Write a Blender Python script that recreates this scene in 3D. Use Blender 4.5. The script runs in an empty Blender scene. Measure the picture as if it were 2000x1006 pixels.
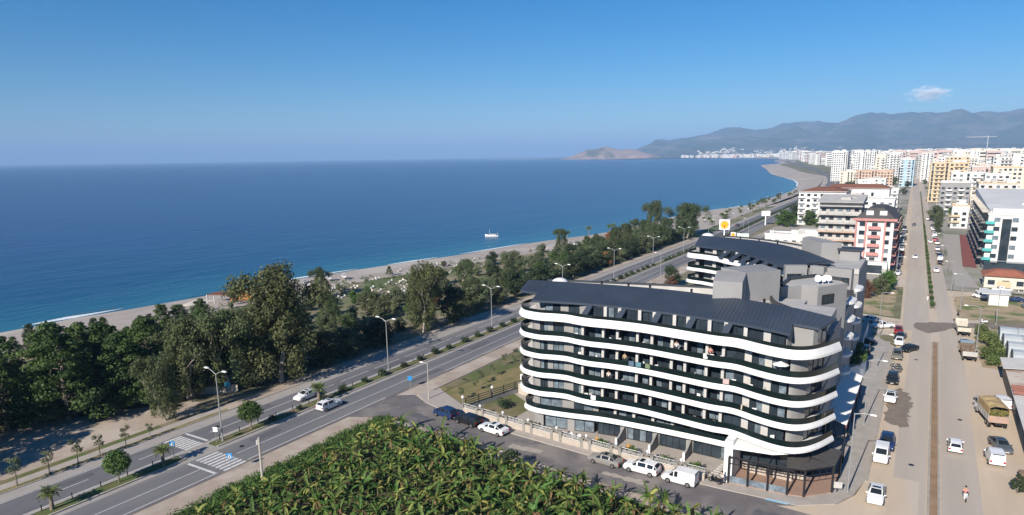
import bpy, math, random
from mathutils import Vector, Matrix

# ------------------------------------------------------------------ camera, sky, sun, exposure
# World: x across the two parallel roads, y along them (away from the viewer), z up, metres.
S = bpy.context.scene
cd = bpy.data.cameras.new('camera'); cam = bpy.data.objects.new('camera', cd); S.collection.objects.link(cam)
cd.sensor_width = 36.0; cd.lens = 36 * 1333 / 2000; cd.shift_y = 0.042; cd.clip_start = 0.5; cd.clip_end = 90000
YAW, PITCH, ROLL = math.radians(31.5), math.atan(281 / 1333), math.radians(0.86)
fwd = Vector((-math.sin(YAW) * math.cos(PITCH), math.cos(YAW) * math.cos(PITCH), -math.sin(PITCH)))
rgt = Vector((math.cos(YAW), math.sin(YAW), 0)); upv = rgt.cross(fwd)
r2 = rgt * math.cos(ROLL) - upv * math.sin(ROLL); u2 = rgt * math.sin(ROLL) + upv * math.cos(ROLL)
cam.matrix_world = Matrix(((r2.x, u2.x, -fwd.x, 0), (r2.y, u2.y, -fwd.y, 0), (r2.z, u2.z, -fwd.z, 40), (0, 0, 0, 1)))
S.camera = cam

SUN_EL, SUN_AZ = math.radians(29), math.radians(183)      # azimuth measured from +y towards +x
wd = bpy.data.worlds.new('World'); S.world = wd; wd.use_nodes = True
nt = wd.node_tree; sky = nt.nodes.new('ShaderNodeTexSky'); sky.sky_type = 'NISHITA'; sky.sun_disc = False
sky.sun_elevation = SUN_EL; sky.sun_rotation = SUN_AZ; sky.altitude = 0
sky.air_density = 1.0; sky.dust_density = 0.0; sky.ozone_density = 8.0
bg = nt.nodes['Background']; bg.inputs[1].default_value = 0.065
hs = nt.nodes.new('ShaderNodeHueSaturation'); hs.inputs['Saturation'].default_value = 1.26; hs.inputs['Hue'].default_value = 0.499
nt.links.new(sky.outputs[0], hs.inputs['Color']); nt.links.new(hs.outputs[0], bg.inputs[0])
ld = bpy.data.lights.new('sun', 'SUN'); ld.energy = 5.0; ld.angle = math.radians(0.5); ld.color = (1.0, 0.93, 0.83)
sun = bpy.data.objects.new('sun', ld); S.collection.objects.link(sun)
sdir = Vector((math.sin(SUN_AZ) * math.cos(SUN_EL), math.cos(SUN_AZ) * math.cos(SUN_EL), math.sin(SUN_EL)))
sun.rotation_euler = sdir.to_track_quat('Z', 'Y').to_euler(); sun.location = (0, -40, 120)
S.view_settings.view_transform = 'Standard'; S.view_settings.look = 'None'
S.view_settings.exposure = 0.6; S.view_settings.gamma = 1.0
S.cycles.use_denoising = True
S.cycles.max_bounces = 6; S.cycles.volume_bounces = 0; S.cycles.transparent_max_bounces = 8
S.cycles.caustics_reflective = False; S.cycles.caustics_refractive = False

# ------------------------------------------------------------------ helpers
COL = S.collection
rnd = random.Random(7)

class MB:
    """collects faces; build() links them as ONE mesh object"""
    def __init__(s): s.v = []; s.f = []; s.m = []
    def face(s, pts, mi=0):
        n = len(s.v); s.v += [tuple(p) for p in pts]; s.f.append(tuple(range(n, n + len(pts)))); s.m.append(mi); return s
    def box(s, cx, cy, z0, sx, sy, h, rot=0.0, mi=0, top=1.0):
        c, q = math.cos(rot), math.sin(rot); n = len(s.v)
        for z, k in ((z0, 1.0), (z0 + h, top)):
            for a, b in ((-1, -1), (1, -1), (1, 1), (-1, 1)):
                x, y = a * sx / 2 * k, b * sy / 2 * k
                s.v.append((cx + c * x - q * y, cy + q * x + c * y, z))
        for f in ((3, 2, 1, 0), (4, 5, 6, 7), (0, 1, 5, 4), (1, 2, 6, 5), (2, 3, 7, 6), (3, 0, 4, 7)):
            s.f.append(tuple(n + i for i in f)); s.m.append(mi)
        return s
    def prism(s, poly, z0, z1, mi=0, mtop=None):
        k = len(poly); n = len(s.v)
        zz0 = z0 if isinstance(z0, (list, tuple)) else [z0] * k; zz1 = z1 if isinstance(z1, (list, tuple)) else [z1] * k
        s.v += [(p[0], p[1], zz0[i]) for i, p in enumerate(poly)] + [(p[0], p[1], zz1[i]) for i, p in enumerate(poly)]
        for i in range(k):
            j = (i + 1) % k; s.f.append((n + i, n + j, n + k + j, n + k + i)); s.m.append(mi)
        s.f.append(tuple(n + k + i for i in range(k))); s.m.append(mi if mtop is None else mtop)
        s.f.append(tuple(n + k - 1 - i for i in range(k))); s.m.append(mi); return s
    def tube(s, p0, p1, r0, r1=None, n=6, mi=0, cap=True):
        p0, p1 = Vector(p0), Vector(p1); d = p1 - p0
        if d.length < 1e-6: return s
        r1 = r0 if r1 is None else r1
        q = d.to_track_quat('Z', 'Y'); a, b = q @ Vector((1, 0, 0)), q @ Vector((0, 1, 0)); k = len(s.v)
        for p, r in ((p0, r0), (p1, r1)):
            for i in range(n):
                t = 2 * math.pi * i / n; s.v.append(tuple(p + a * (r * math.cos(t)) + b * (r * math.sin(t))))
        for i in range(n):
            j = (i + 1) % n; s.f.append((k + i, k + j, k + n + j, k + n + i)); s.m.append(mi)
        if cap: s.f.append(tuple(k + n + i for i in range(n))); s.m.append(mi); s.f.append(tuple(k + n - 1 - i for i in range(n))); s.m.append(mi)
        return s
    def path(s, pts, rs, n=6, mi=0):
        for i in range(len(pts) - 1): s.tube(pts[i], pts[i + 1], rs[i], rs[i + 1], n, mi, cap=(i == len(pts) - 2))
        return s
    def ball(s, c, r, mi=0, seg=8, rings=5, sz=1.0):
        k = len(s.v)
        for i in range(rings + 1):
            t = math.pi * i / rings
            for j in range(seg):
                a = 2 * math.pi * j / seg; s.v.append((c[0] + r * math.sin(t) * math.cos(a), c[1] + r * math.sin(t) * math.sin(a), c[2] + r * sz * math.cos(t)))
        for i in range(rings):
            for j in range(seg):
                j2 = (j + 1) % seg; s.f.append((k + i * seg + j, k + (i + 1) * seg + j, k + (i + 1) * seg + j2, k + i * seg + j2)); s.m.append(mi)
        return s
    def grid(s, rows, mi=0, close=False):
        n = len(s.v); w = len(rows[0])
        for r in rows: s.v += [tuple(p) for p in r]
        for i in range(len(rows) - 1):
            for j in range(w if close else w - 1):
                j2 = (j + 1) % w; s.f.append((n + i * w + j, n + i * w + j2, n + (i + 1) * w + j2, n + (i + 1) * w + j)); s.m.append(mi)
        return s
    def mesh(s, name, mats):
        me = bpy.data.meshes.new(name); me.from_pydata(s.v, [], s.f)
        for m in (mats if isinstance(mats, (list, tuple)) else [mats]): me.materials.append(m)
        if any(s.m): me.polygons.foreach_set('material_index', s.m)
        me.update(); return me
    def build(s, name, mats, parent=None, smooth=False, loc=None, rot=None):
        me = s.mesh(name, mats)
        if smooth: me.shade_smooth()
        return put(name, me, parent, loc, rot)

def put(name, me, parent=None, loc=None, rot=None, scale=None):
    o = bpy.data.objects.new(name, me); COL.objects.link(o)
    if parent: o.parent = parent
    if loc is not None: o.location = loc
    if rot is not None: o.rotation_euler = (0, 0, rot) if isinstance(rot, (int, float)) else rot
    if scale is not None: o.scale = (scale,) * 3 if isinstance(scale, (int, float)) else scale
    return o
def tag(o, label=None, cat=None, group=None, kind=None):
    if label: o['label'] = label
    if cat: o['category'] = cat
    if group: o['group'] = group
    if kind: o['kind'] = kind
    return o
def thing(name, loc, label, cat, group=None, rot=0.0, scale=1.0):
    return tag(put(name, None, None, loc, rot, scale), label, cat, group)
def copy_tree(o, parent=None):
    c = o.copy(); COL.objects.link(c); c.parent = parent
    for ch in o.children: copy_tree(ch, c)
    return c
def cr(pts, step):
    """Catmull-Rom through pts, resampled"""
    out = []; P = [pts[0]] + list(pts) + [pts[-1]]
    for i in range(1, len(P) - 2):
        p0, p1, p2, p3 = (Vector(P[i + k]) for k in (-1, 0, 1, 2)); n = max(1, int((p2 - p1).length / step))
        for k in range(n):
            t = k / n
            out.append(tuple(0.5 * ((2 * p1) + (p2 - p0) * t + (2 * p0 - 5 * p1 + 4 * p2 - p3) * t * t + (3 * p1 - p0 - 3 * p2 + p3) * t ** 3)))
    out.append(tuple(pts[-1])); return out
def offset(pts, d):
    """offset an open plan polyline to its left by d"""
    out = []
    for i, p in enumerate(pts):
        a = Vector(pts[max(0, i - 1)][:2]); b = Vector(pts[min(len(pts) - 1, i + 1)][:2]); t = (b - a).normalized()
        out.append((p[0] - t.y * d, p[1] + t.x * d))
    return out
def lerp(tab, x):
    for (a, u), (b, v) in zip(tab, tab[1:]):
        if x <= b: return u + (v - u) * max(0, (x - a)) / (b - a)
    return tab[-1][1]

# ------------------------------------------------------------------ procedural materials
def M(name, c1, c2=None, scale=1.0, rough=0.8, metal=0.0, bump=0.0, bscale=None, spec=0.3, obj_rand=0.0, detail=4.0, c3=None, s3=0.1, lo=0.35, hi=0.65, space='world', aniso=None):
    m = bpy.data.materials.new(name); m.use_nodes = True; t = m.node_tree; n = t.nodes; L = t.links
    b = n['Principled BSDF']; b.inputs['Roughness'].default_value = rough; b.inputs['Metallic'].default_value = metal
    b.inputs['Specular IOR Level'].default_value = spec
    if space == 'world': geo = n.new('ShaderNodeNewGeometry'); co = geo.outputs['Position']
    else: geo = n.new('ShaderNodeTexCoord'); co = geo.outputs['Object']
    if aniso:
        mp = n.new('ShaderNodeMapping'); mp.inputs['Scale'].default_value = aniso; L.new(co, mp.inputs[0]); co = mp.outputs[0]
    c2 = c2 or tuple(x * 0.82 for x in c1)
    def noise(sc, det=detail):
        q = n.new('ShaderNodeTexNoise'); q.inputs['Scale'].default_value = sc; q.inputs['Detail'].default_value = det; q.inputs['Roughness'].default_value = 0.6
        L.new(co, q.inputs['Vector']); return q
    def ramp(src, a, z):
        r = n.new('ShaderNodeMapRange'); r.inputs[1].default_value = a; r.inputs[2].default_value = z; r.clamp = True; L.new(src, r.inputs[0]); return r.outputs[0]
    def mix(f, a, z):
        x = n.new('ShaderNodeMix'); x.data_type = 'RGBA'; L.new(f, x.inputs[0])
        for s, v in ((6, a), (7, z)):
            if isinstance(v, tuple): x.inputs[s].default_value = (*v, 1)
            else: L.new(v, x.inputs[s])
        return x.outputs[2]
    col = mix(ramp(noise(scale).outputs[0], lo, hi), c1, c2)
    if c3: col = mix(ramp(noise(s3, 3).outputs[0], 0.48, 0.62), col, c3)
    if obj_rand:
        oi = n.new('ShaderNodeObjectInfo'); h = n.new('ShaderNodeHueSaturation'); L.new(col, h.inputs['Color'])
        mr = n.new('ShaderNodeMapRange'); mr.inputs[3].default_value = 1 - obj_rand; mr.inputs[4].default_value = 1 + obj_rand; L.new(oi.outputs['Random'], mr.inputs[0]); L.new(mr.outputs[0], h.inputs['Value'])
        mh = n.new('ShaderNodeMapRange'); mh.inputs[3].default_value = 0.5 - obj_rand * 0.08; mh.inputs[4].default_value = 0.5 + obj_rand * 0.08
        mm = n.new('ShaderNodeMath'); mm.operation = 'FRACT'; mk = n.new('ShaderNodeMath'); mk.operation = 'MULTIPLY'; mk.inputs[1].default_value = 7.31
        L.new(oi.outputs['Random'], mk.inputs[0]); L.new(mk.outputs[0], mm.inputs[0]); L.new(mm.outputs[0], mh.inputs[0]); L.new(mh.outputs[0], h.inputs['Hue']); col = h.outputs[0]
    L.new(col, b.inputs['Base Color'])
    if bump:
        bn = n.new('ShaderNodeBump'); bn.inputs['Strength'].default_value = bump; bn.inputs['Distance'].default_value = 0.1
        L.new(noise(bscale or scale * 4).outputs[0], bn.inputs['Height']); L.new(bn.outputs[0], b.inputs['Normal'])
    return m
def leafmat(name, c1, c2, scale=0.6, obj_rand=0.2, trans=0.25, space='world'):
    m = M(name, c1, c2, scale, 0.6, spec=0.25, obj_rand=obj_rand, lo=0.3, hi=0.7, space=space); t = m.node_tree
    b = t.nodes['Principled BSDF']; src = b.inputs['Base Color'].links[0].from_socket
    tr = t.nodes.new('ShaderNodeBsdfTranslucent'); t.links.new(src, tr.inputs[0])
    mx = t.nodes.new('ShaderNodeMixShader'); mx.inputs[0].default_value = trans
    t.links.new(b.outputs[0], mx.inputs[1]); t.links.new(tr.outputs[0], mx.inputs[2]); t.links.new(mx.outputs[0], t.nodes['Material Output'].inputs[0]); return m
def glassy(name, c, rough=0.08, var=0.5, scale=0.4, spec=0.6):
    return M(name, c, tuple(x * (1 - var) for x in c), scale, rough, spec=spec)

MT = {}
MT['white'] = M('white_render', (.80, .79, .77), (.74, .73, .71), .25, .6)
MT['band'] = M('white_balcony_band', (.74, .74, .73), (.68, .675, .665), .6, .5, aniso=(1.6, 1.6, .12), c3=(.70, .68, .65), s3=.5)
MT['tan'] = M('grey_beige_render', (.285, .277, .266), (.25, .243, .233), .5, .85)
MT['grey'] = M('grey_panel', (.28, .275, .275), (.25, .245, .245), .3, .7)
MT['greyw'] = M('pale_concrete', (.46, .44, .42), (.38, .37, .35), .4, .85)
MT['col'] = M('light_column', (.50, .48, .45), (.45, .43, .41), .8, .8)
MT['roof'] = M('slate_blue_metal_roof', (.048, .062, .086), (.040, .053, .075), .15, .5, .15, spec=.35, c3=(.056, .070, .095), s3=.08)
MT['seam'] = M('roof_seam', (.060, .076, .103), None, .3, .45, .2)
MT['dark'] = M('dark_metal', (.03, .03, .033), (.022, .022, .025), 2, .4, .3)
MT['coping'] = M('dark_coping', (.05, .055, .06), None, .5, .5)
MT['glass'] = glassy('window_glass', (.035, .05, .065))
MT['glass2'] = glassy('curtained_glass', (.20, .25, .29), .15, .55, 1.2)
MT['rail'] = glassy('dark_green_glass_rail', (.008, .017, .018), .06, .4, .3, .45)
MT['brown'] = M('brown_interior', (.11, .085, .075), None, .8, .85)
MT['asph'] = M('asphalt', (.165, .163, .172), (.125, .124, .133), .5, .9, bump=.15, bscale=25, c3=(.20, .193, .19), s3=.11, aniso=(1, .1, 1), lo=.3, hi=.7)
MT['asph2'] = M('worn_side_asphalt', (.175, .16, .158), (.125, .115, .115), .35, .9, c3=(.235, .21, .19), s3=.16, detail=8, lo=.3, hi=.7)
MT['gutter'] = M('concrete_gutter', (.37, .34, .31), (.32, .295, .27), .5, .9)
MT['paint'] = M('road_paint', (.68, .67, .64), (.5, .49, .47), 2.5, .7)
MT['kerb'] = M('kerb_stone', (.42, .38, .33), (.32, .29, .25), 1.5, .9)
MT['pave'] = M('pavement', (.42, .37, .33), (.36, .32, .28), .6, .9)
MT['pave2'] = M('grey_pavers', (.40, .37, .335), (.33, .305, .28), .8, .9)
MT['dirt'] = M('pinkish_dirt', (.43, .35, .285), (.33, .265, .21), .45, .95, bump=.3, bscale=3, c3=(.47, .40, .335), s3=.13, detail=8, lo=.3, hi=.7)
MT['sand'] = M('dusty_road', (.58, .47, .35), (.48, .385, .29), .35, .95, c3=(.52, .44, .36), s3=.1, aniso=(1, .16, 1), detail=8, lo=.3, hi=.7)
MT['roadg'] = M('dusty_grey_asphalt', (.475, .41, .345), (.40, .35, .30), .35, .9, aniso=(1, .05, 1), c3=(.50, .43, .355), s3=.12, lo=.25, hi=.75)
MT['soil'] = M('brown_soil', (.33, .22, .135), (.25, .165, .10), .5, .95, bump=.3)
MT['wet'] = M('wet_earth', (.19, .15, .115), (.27, .215, .165), .8, .6, detail=8, lo=.3, hi=.7)
MT['town'] = M('town_white_render', (.66, .65, .63), (.56, .55, .53), .12, .7)
MT['grass'] = M('grass', (.085, .13, .035), (.14, .13, .055), .45, .9, bump=.5, bscale=6, c3=(.21, .17, .10), s3=.11)
MT['dry'] = M('dry_grass', (.27, .20, .095), (.16, .16, .06), .35, .95, bump=.4, bscale=5)
MT['weedy'] = M('weedy_sand', (.43, .33, .22), (.30, .24, .14), .3, .95, bump=.4, bscale=4, c3=(.13, .17, .055), s3=.16, detail=8)
MT['land'] = M('scrub_ground', (.17, .16, .09), (.28, .23, .16), .12, .95, bump=.3, c3=(.10, .13, .05), s3=.035)
MT['cityg'] = M('town_ground', (.38, .34, .29), (.30, .28, .25), .04, .95, c3=(.14, .16, .09), s3=.012)
MT['beach'] = M('shingle_beach', (.42, .36, .315), (.34, .29, .255), .10, .95, bump=.2, c3=(.46, .41, .36), s3=.03)
MT['foam'] = M('sea_foam', (.8, .82, .83), (.6, .66, .7), 1.2, .8)
# ------------------------------------------------------------------ the setting
def sheet(name, poly, z, mat, parent=None, kind='structure', label=None):
    mb = MB(); mb.face([(p[0], p[1], z) for p in poly]); o = mb.build(name, mat, parent)
    if not parent: tag(o, kind=kind)
    return o
def rough(poly, step=1.0, amp=.35, seed=1):
    R = random.Random(seed); out = []
    for i, a in enumerate(poly):
        b = poly[(i + 1) % len(poly)]; n = max(1, int(math.hypot(b[0] - a[0], b[1] - a[1]) / step))
        for k in range(n): t = k / n; out.append((a[0] + (b[0] - a[0]) * t + R.uniform(-amp, amp) * .5, a[1] + (b[1] - a[1]) * t + R.uniform(-amp, amp)))
    return out
HDX = [(-300, 0), (350, 0), (507, -5), (868, -13), (1017, -27), (1225, -53), (1580, -120), (2538, -318), (3681, -562), (6000, -1150)]
def hx(y): return lerp(HDX, y)
def rx(y): return 0.0 if y < 175 else -0.022 * (y - 175)
def ys(a, b, base=18):
    out = [a]; y = a
    while y < b:
        y += base if y < 400 else base * (1 + (y - 400) / 250); out.append(min(y, b))
    return out
def strip(name, x0, x1, y0, y1, z, mat, fx, parent=None, h=0.0):
    """a band along a road from x0 to x1; h > 0 gives it a kerb-like body"""
    mb = MB(); Y = ys(y0, y1)
    if h: mb.grid([[(x0 + fx(y), y, z), (x0 + fx(y), y, z + h), (x1 + fx(y), y, z + h), (x1 + fx(y), y, z)] for y in Y][::-1]); mb.face([(x0, y0, z), (x1, y0, z), (x1, y0, z + h), (x0, y0, z + h)])
    else: mb.grid([[(x0 + fx(y), y, z), (x1 + fx(y), y, z)] for y in Y])
    o = mb.build(name, mat, parent)
    if not parent: tag(o, kind='structure')
    return o

SHORE = [(-206, -120), (-205.5, 0), (-204.5, 83.6), (-203.5, 96), (-201.7, 110), (-200.5, 130), (-197.2, 170), (-188.3, 211), (-179.8, 250), (-173.7, 284), (-169, 312), (-159, 345), (-154.3, 398), (-152, 470), (-146, 540), (-128, 600), (-121.8, 649), (-127, 740), (-136, 827), (-154, 985), (-189, 1167), (-287, 1500), (-390, 1960), (-505, 2452), (-540, 2700), (-560, 3100), (-755, 3994), (-890, 4894), (-1200, 5800), (-1700, 6600), (-2400, 7300), (-3100, 7750), (-3900, 8000), (-4550, 7900), (-5150, 7950), (-5300, 8200), (-4900, 8700), (-4300, 9100), (-4300, 9800), (-3800, 12000), (-3500, 30000)]
sh = cr([(a, b, 0) for a, b in SHORE], 12)
sh = [p for i, p in enumerate(sh) if i % (1 if p[1] < 900 else 3) == 0 or i == len(sh) - 1]
rows = []
for i, p in enumerate(sh):
    a = Vector(sh[max(0, i - 1)]); b = Vector(sh[min(len(sh) - 1, i + 1)]); t = (b - a).normalized(); nx, ny = t.y, -t.x
    k = 1.0 if p[1] < 900 else 1.6
    j = .6 * math.sin(p[1] * .11) + .4 * math.sin(p[1] * .31)
    r = [(-25, -7), (-4, -3.9), (j, -3.0), (5, -2.5), (11, -1.7), (17, -1.35), (24, -.7), (31, -.25), (38, -.01)]
    rows.append([(p[0] + nx * d * k, p[1] + ny * d * k, z) for d, z in r])
mb = MB(); mb.grid([r[::-1] for r in rows]); bo = tag(mb.build('beach', MT['beach'], smooth=True), kind='structure')
mb = MB(); edge = [r[-1] for r in rows]
for a, b in zip(edge, edge[1:]):
    if b[1] > a[1]: mb.face([(a[0], a[1], -.012), (30000, a[1], -.012), (30000, b[1], -.012), (b[0], b[1], -.012)][::1])
land = tag(mb.build('ground', [MT['land']]), kind='structure')
sheet('town_ground', [(-73, 262), (14, 232), (2500, 232), (9000, 6000), (-1000, 5900), (-540, 3700), (-300, 2545), (-105, 1590), (-40, 1230), (-15, 1025), (-62, 870), (-72, 500)], .0, MT['cityg'])
# sea, out to the horizon
mb = MB(); mb.face([(-45000, -3000, -3), (3000, -3000, -3), (3000, 45000, -3), (-45000, 45000, -3)])
ms = bpy.data.materials.new('sea_water'); ms.use_nodes = True; t = ms.node_tree; n = t.nodes; L = t.links; b = n['Principled BSDF']
b.inputs['Roughness'].default_value = .22; b.inputs['IOR'].default_value = 1.33; b.inputs['Specular IOR Level'].default_value = .11
geo = n.new('ShaderNodeNewGeometry')
def _noise(sc, scl, det=3):
    mp = n.new('ShaderNodeMapping'); mp.inputs['Scale'].default_value = scl; mp.inputs['Rotation'].default_value = (0, 0, .35); L.new(geo.outputs['Position'], mp.inputs[0])
    q = n.new('ShaderNodeTexNoise'); q.inputs['Scale'].default_value = sc; q.inputs['Detail'].default_value = det; L.new(mp.outputs[0], q.inputs[0]); return q.outputs[0]
def _mix(f, a, c):
    x = n.new('ShaderNodeMix'); x.data_type = 'RGBA'; L.new(f, x.inputs[0])
    for s_, v in ((6, a), (7, c)):
        if isinstance(v, tuple): x.inputs[s_].default_value = (*v, 1)
        else: L.new(v, x.inputs[s_])
    return x.outputs[2]
def _rng(src, a, z):
    r = n.new('ShaderNodeMapRange'); r.inputs[1].default_value = a; r.inputs[2].default_value = z; L.new(src, r.inputs[0]); return r.outputs[0]
deep = _mix(_rng(_noise(.004, (1, 3, 1)), .35, .65), (.003, .034, .125), (.005, .042, .148))
# shallow water over the shelf: by distance from the shore line (a real depth change)
sx = n.new('ShaderNodeSeparateXYZ'); L.new(geo.outputs['Position'], sx.inputs[0])
cv = n.new('ShaderNodeFloatCurve'); c = cv.mapping.curves[0]
Y0, Y1, X0, X1 = -200.0, 1200.0, -260.0, -60.0
ptsc = [((y - Y0) / (Y1 - Y0), (x - X0) / (X1 - X0)) for x, y in SHORE if Y0 <= y <= Y1]
c.points[0].location = (0, (-206 - X0) / (X1 - X0)); c.points[1].location = (1, (-195 - X0) / (X1 - X0))
for q in ptsc: c.points.new(*q)
cv.mapping.update(); L.new(_rng(sx.outputs[1], Y0, Y1), cv.inputs[1])
xs = n.new('ShaderNodeMapRange'); xs.inputs[3].default_value = X0; xs.inputs[4].default_value = X1; L.new(cv.outputs[0], xs.inputs[0])
dd = n.new('ShaderNodeMath'); dd.operation = 'SUBTRACT'; L.new(xs.outputs[0], dd.inputs[0]); L.new(sx.outputs[0], dd.inputs[1])
wob = n.new('ShaderNodeMath'); wob.operation = 'MULTIPLY_ADD'; L.new(_noise(.02, (1, 1, 1)), wob.inputs[0]); wob.inputs[1].default_value = 34; wob.inputs[2].default_value = -17
ds = n.new('ShaderNodeMath'); L.new(dd.outputs[0], ds.inputs[0]); L.new(wob.outputs[0], ds.inputs[1])
mid = _mix(_rng(ds.outputs[0], 60, 190), (.004, .060, .145), deep)
col = _mix(_rng(ds.outputs[0], -3, 45), (.022, .135, .195), mid)
L.new(col, b.inputs['Base Color'])
bn = n.new('ShaderNodeBump'); bn.inputs['Strength'].default_value = .55; bn.inputs['Distance'].default_value = .6
ad = n.new('ShaderNodeMath'); L.new(_noise(.16, (1, .45, 1), 4), ad.inputs[0]); L.new(_noise(.025, (1, .4, 1), 3), ad.inputs[1])
L.new(ad.outputs[0], bn.inputs['Height']); L.new(bn.outputs[0], b.inputs['Normal'])
tag(mb.build('sea', ms), kind='structure')
# breaking waves: low foam ridges along the shore
def foam(y0, y1, d, w):
    mb = MB(); pts = [p for p in sh if y0 <= p[1] <= y1]; r = []
    for i, p in enumerate(pts):
        e = math.sin(math.pi * i / max(1, len(pts) - 1)) ** .5 * w * (1 + .35 * math.sin(i * 1.7) + .25 * math.sin(i * .6))
        r.append([(p[0] - d - e, p[1], -2.99), (p[0] - d - e * .35, p[1], -2.80), (p[0] - d + e * .2, p[1], -2.93), (p[0] - d + e * .5, p[1], -2.985)])
    if len(r) > 1: mb.grid([q[::-1] for q in r]); tag(mb.build('surf', MT['foam']), kind='stuff')
for a in ((75, 118, 2.5, 1.6), (96, 124, 6.0, .8), (125, 150, 1.2, .7), (150, 205, 1.5, .9), (206, 245, 1.2, .9), (246, 300, 1.0, .6), (390, 520, .5, .8), (560, 820, .5, 1.0), (900, 1300, .8, 1.6)): foam(*a)

# coastal highway
HZ = .06
hw = strip('highway', -94.8, -86.0, -60, 5500, HZ, MT['asph'], hx)
strip('highway', -83.7, -75.7, -60, 3600, HZ, MT['asph'], hx)
strip('highway_shoulder', -94.8, -92.4, -60, 900, HZ + .006, MT['gutter'], hx)
strip('highway_shoulder', -83.65, -82.75, -60, 900, HZ + .006, MT['gutter'], hx)
strip('highway_shoulder', -86.7, -86.0, -60, 900, HZ + .006, MT['gutter'], hx)
strip('highway_shoulder', -76.3, -75.7, -60, 900, HZ + .006, MT['asph2'], hx)
def line(x, y0, y1, w=.13, z=HZ + .012, fx=hx, name='lane_line'): return strip(name, x - w / 2, x + w / 2, y0, y1, z, MT['paint'], fx, parent=hw)
for x in (-92.2, -86.75): line(x, -60, 52.4); line(x, 56.8, 800)
line(-79.4, -60, 49.8); line(-79.4, 55.5, 800); line(-76.45, -60, 50.4, .15); line(-76.45, 55, 83, .15); line(-76.45, 100, 800, .15)
y = 3.9
while y < 330:
    if not 49.9 < y < 56: line(-89.5, y, y + (4.2 if y < 56 else 7.4), .14)
    y += 10.9 if y < 56 else 9
def zebra(x0, x1, y0, y1, n):
    for i in range(n):
        x = x0 + (x1 - x0) * (i + .5) / n; mb = MB(); mb.face([(x - .24, y0, HZ + .012), (x + .24, y0, HZ + .012), (x + .24, y1, HZ + .012), (x - .24, y1, HZ + .012)])
        mb.build('crossing_stripe', MT['paint'], hw)
zebra(-92.2, -86.6, 52.6, 55.4, 8); zebra(-82.6, -75.9, 51.2, 54.6, 8)
for x0, x1, y in ((-92.2, -87.0, 56.3), (-82.4, -76.6, 50.1)):
    mb = MB(); mb.face([(x0, y - .2, HZ + .013), (x1, y - .2, HZ + .013), (x1, y + .2, HZ + .013), (x0, y + .2, HZ + .013)]); mb.build('stop_line', MT['paint'], hw)
# central reservation with kerbs, broken at the crossing
for a, b_ in ((-60, 50.6), (55.6, 900)):
    strip('median_grass', -85.75, -83.95, a, b_, .15, MT['grass'], hx)
    strip('median_kerb', -86.0, -85.75, a, b_, .0, MT['kerb'], hx, h=.22); strip('median_kerb', -83.95, -83.65, a, b_, .0, MT['kerb'], hx, h=.22)
strip('crossing_refuge', -85.95, -83.7, 50.6, 55.6, .075, MT['gutter'], hx)
# far verge: kerb, planted strip, path, green strip
strip('verge_kerb', -95.0, -94.8, -60, 900, .0, MT['kerb'], hx, h=.16)
strip('verge_strip', -95.9, -95.0, -60, 66, .10, MT['dry'], hx); strip('footpath', -97.6, -95.9, -60, 66, .11, MT['pave'], hx)
strip('verge_grass', -98.9, -97.6, -60, 56, .11, MT['grass'], hx)
strip('footpath', -97.6, -95.0, 66, 330, .105, MT['dirt'], hx)
strip('promenade', -116, -102, 330, 1200, .05, MT['pave'], hx)
sheet('gravel_car_park', rough([(-99, -20), (-99, 62), (-102.5, 66), (-106, 64.5), (-118, 46), (-124, 10), (-124, -20)], 1.5, .6), .02, MT['dirt'])
# near verge
strip('dirt_verge', -75.7, -71.3, -60, 80, .03, MT['dirt'], hx); strip('dirt_verge', -75.7, -70.3, 80, 260, .03, MT['dirt'], hx)
strip('verge_kerb', -71.7, -71.5, 89, 190, .0, MT['kerb'], hx, h=.18)
# hotel street
sheet('side_street', [(-75.8, 84.5), (-75.8, 73.2), (-72, 75.2), (-68, 75.9), (-50, 75.1), (-38, 73.0), (-15, 71.3), (3, 70.6), (3, 77.4), (-8, 78.6), (-19, 78.2), (-34, 78.7), (-50, 80.2), (-62, 82.2), (-69, 84.3), (-73, 86.5)], .07, MT['asph2'])
sheet('street_edge', [(-71.2, 76.6), (-63, 76.2), (-50, 75.3), (-38, 73.2), (-15, 71.5), (-15, 69.5), (-40, 71), (-71.2, 73.4)], .035, MT['dirt'])
mb = MB(); mb.prism([(-72.6, 86.8), (-69, 84.4), (-62, 82.3), (-50, 80.3), (-34, 78.8), (-19, 78.3), (-10, 78.5), (-6.2, 81), (-4.6, 84.5), (-3.6, 90), (-3.6, 158), (-7.6, 166), (-8.6, 166), (-8.6, 100), (-8, 88), (-8.5, 84.3), (-10.5, 82), (-19, 80.0), (-34, 80.4), (-50, 81.9), (-60.6, 83.7), (-62.5, 86.2), (-71, 91)], 0, .14); tag(mb.build('pavement', MT['pave']), kind='structure')
strip('paved_bay', -7.9, -4.6, 84, 162, .146, MT['pave2'], rx); strip('pavement_kerb', -3.75, -3.45, 89, 158, .0, MT['kerb'], rx, h=.17)
for i in range(9):
    y = 133 + i * 2.9; sheet('parking_line', [(-7.8, y), (-5.5, y - .1), (-5.5, y + .06), (-7.8, y + .16)], .152, MT['paint'])
mb = MB(); mb.face([(-13.5, 78.16, .081), (-11.0, 78.2, .081), (-10.3, 78.9, .151), (-13.0, 78.6, .151)]); tag(mb.build('blue_ramp_marking', M('blue_paint', (.16, .42, .62), (.3, .5, .62), 3, .7)), kind='structure')
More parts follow.
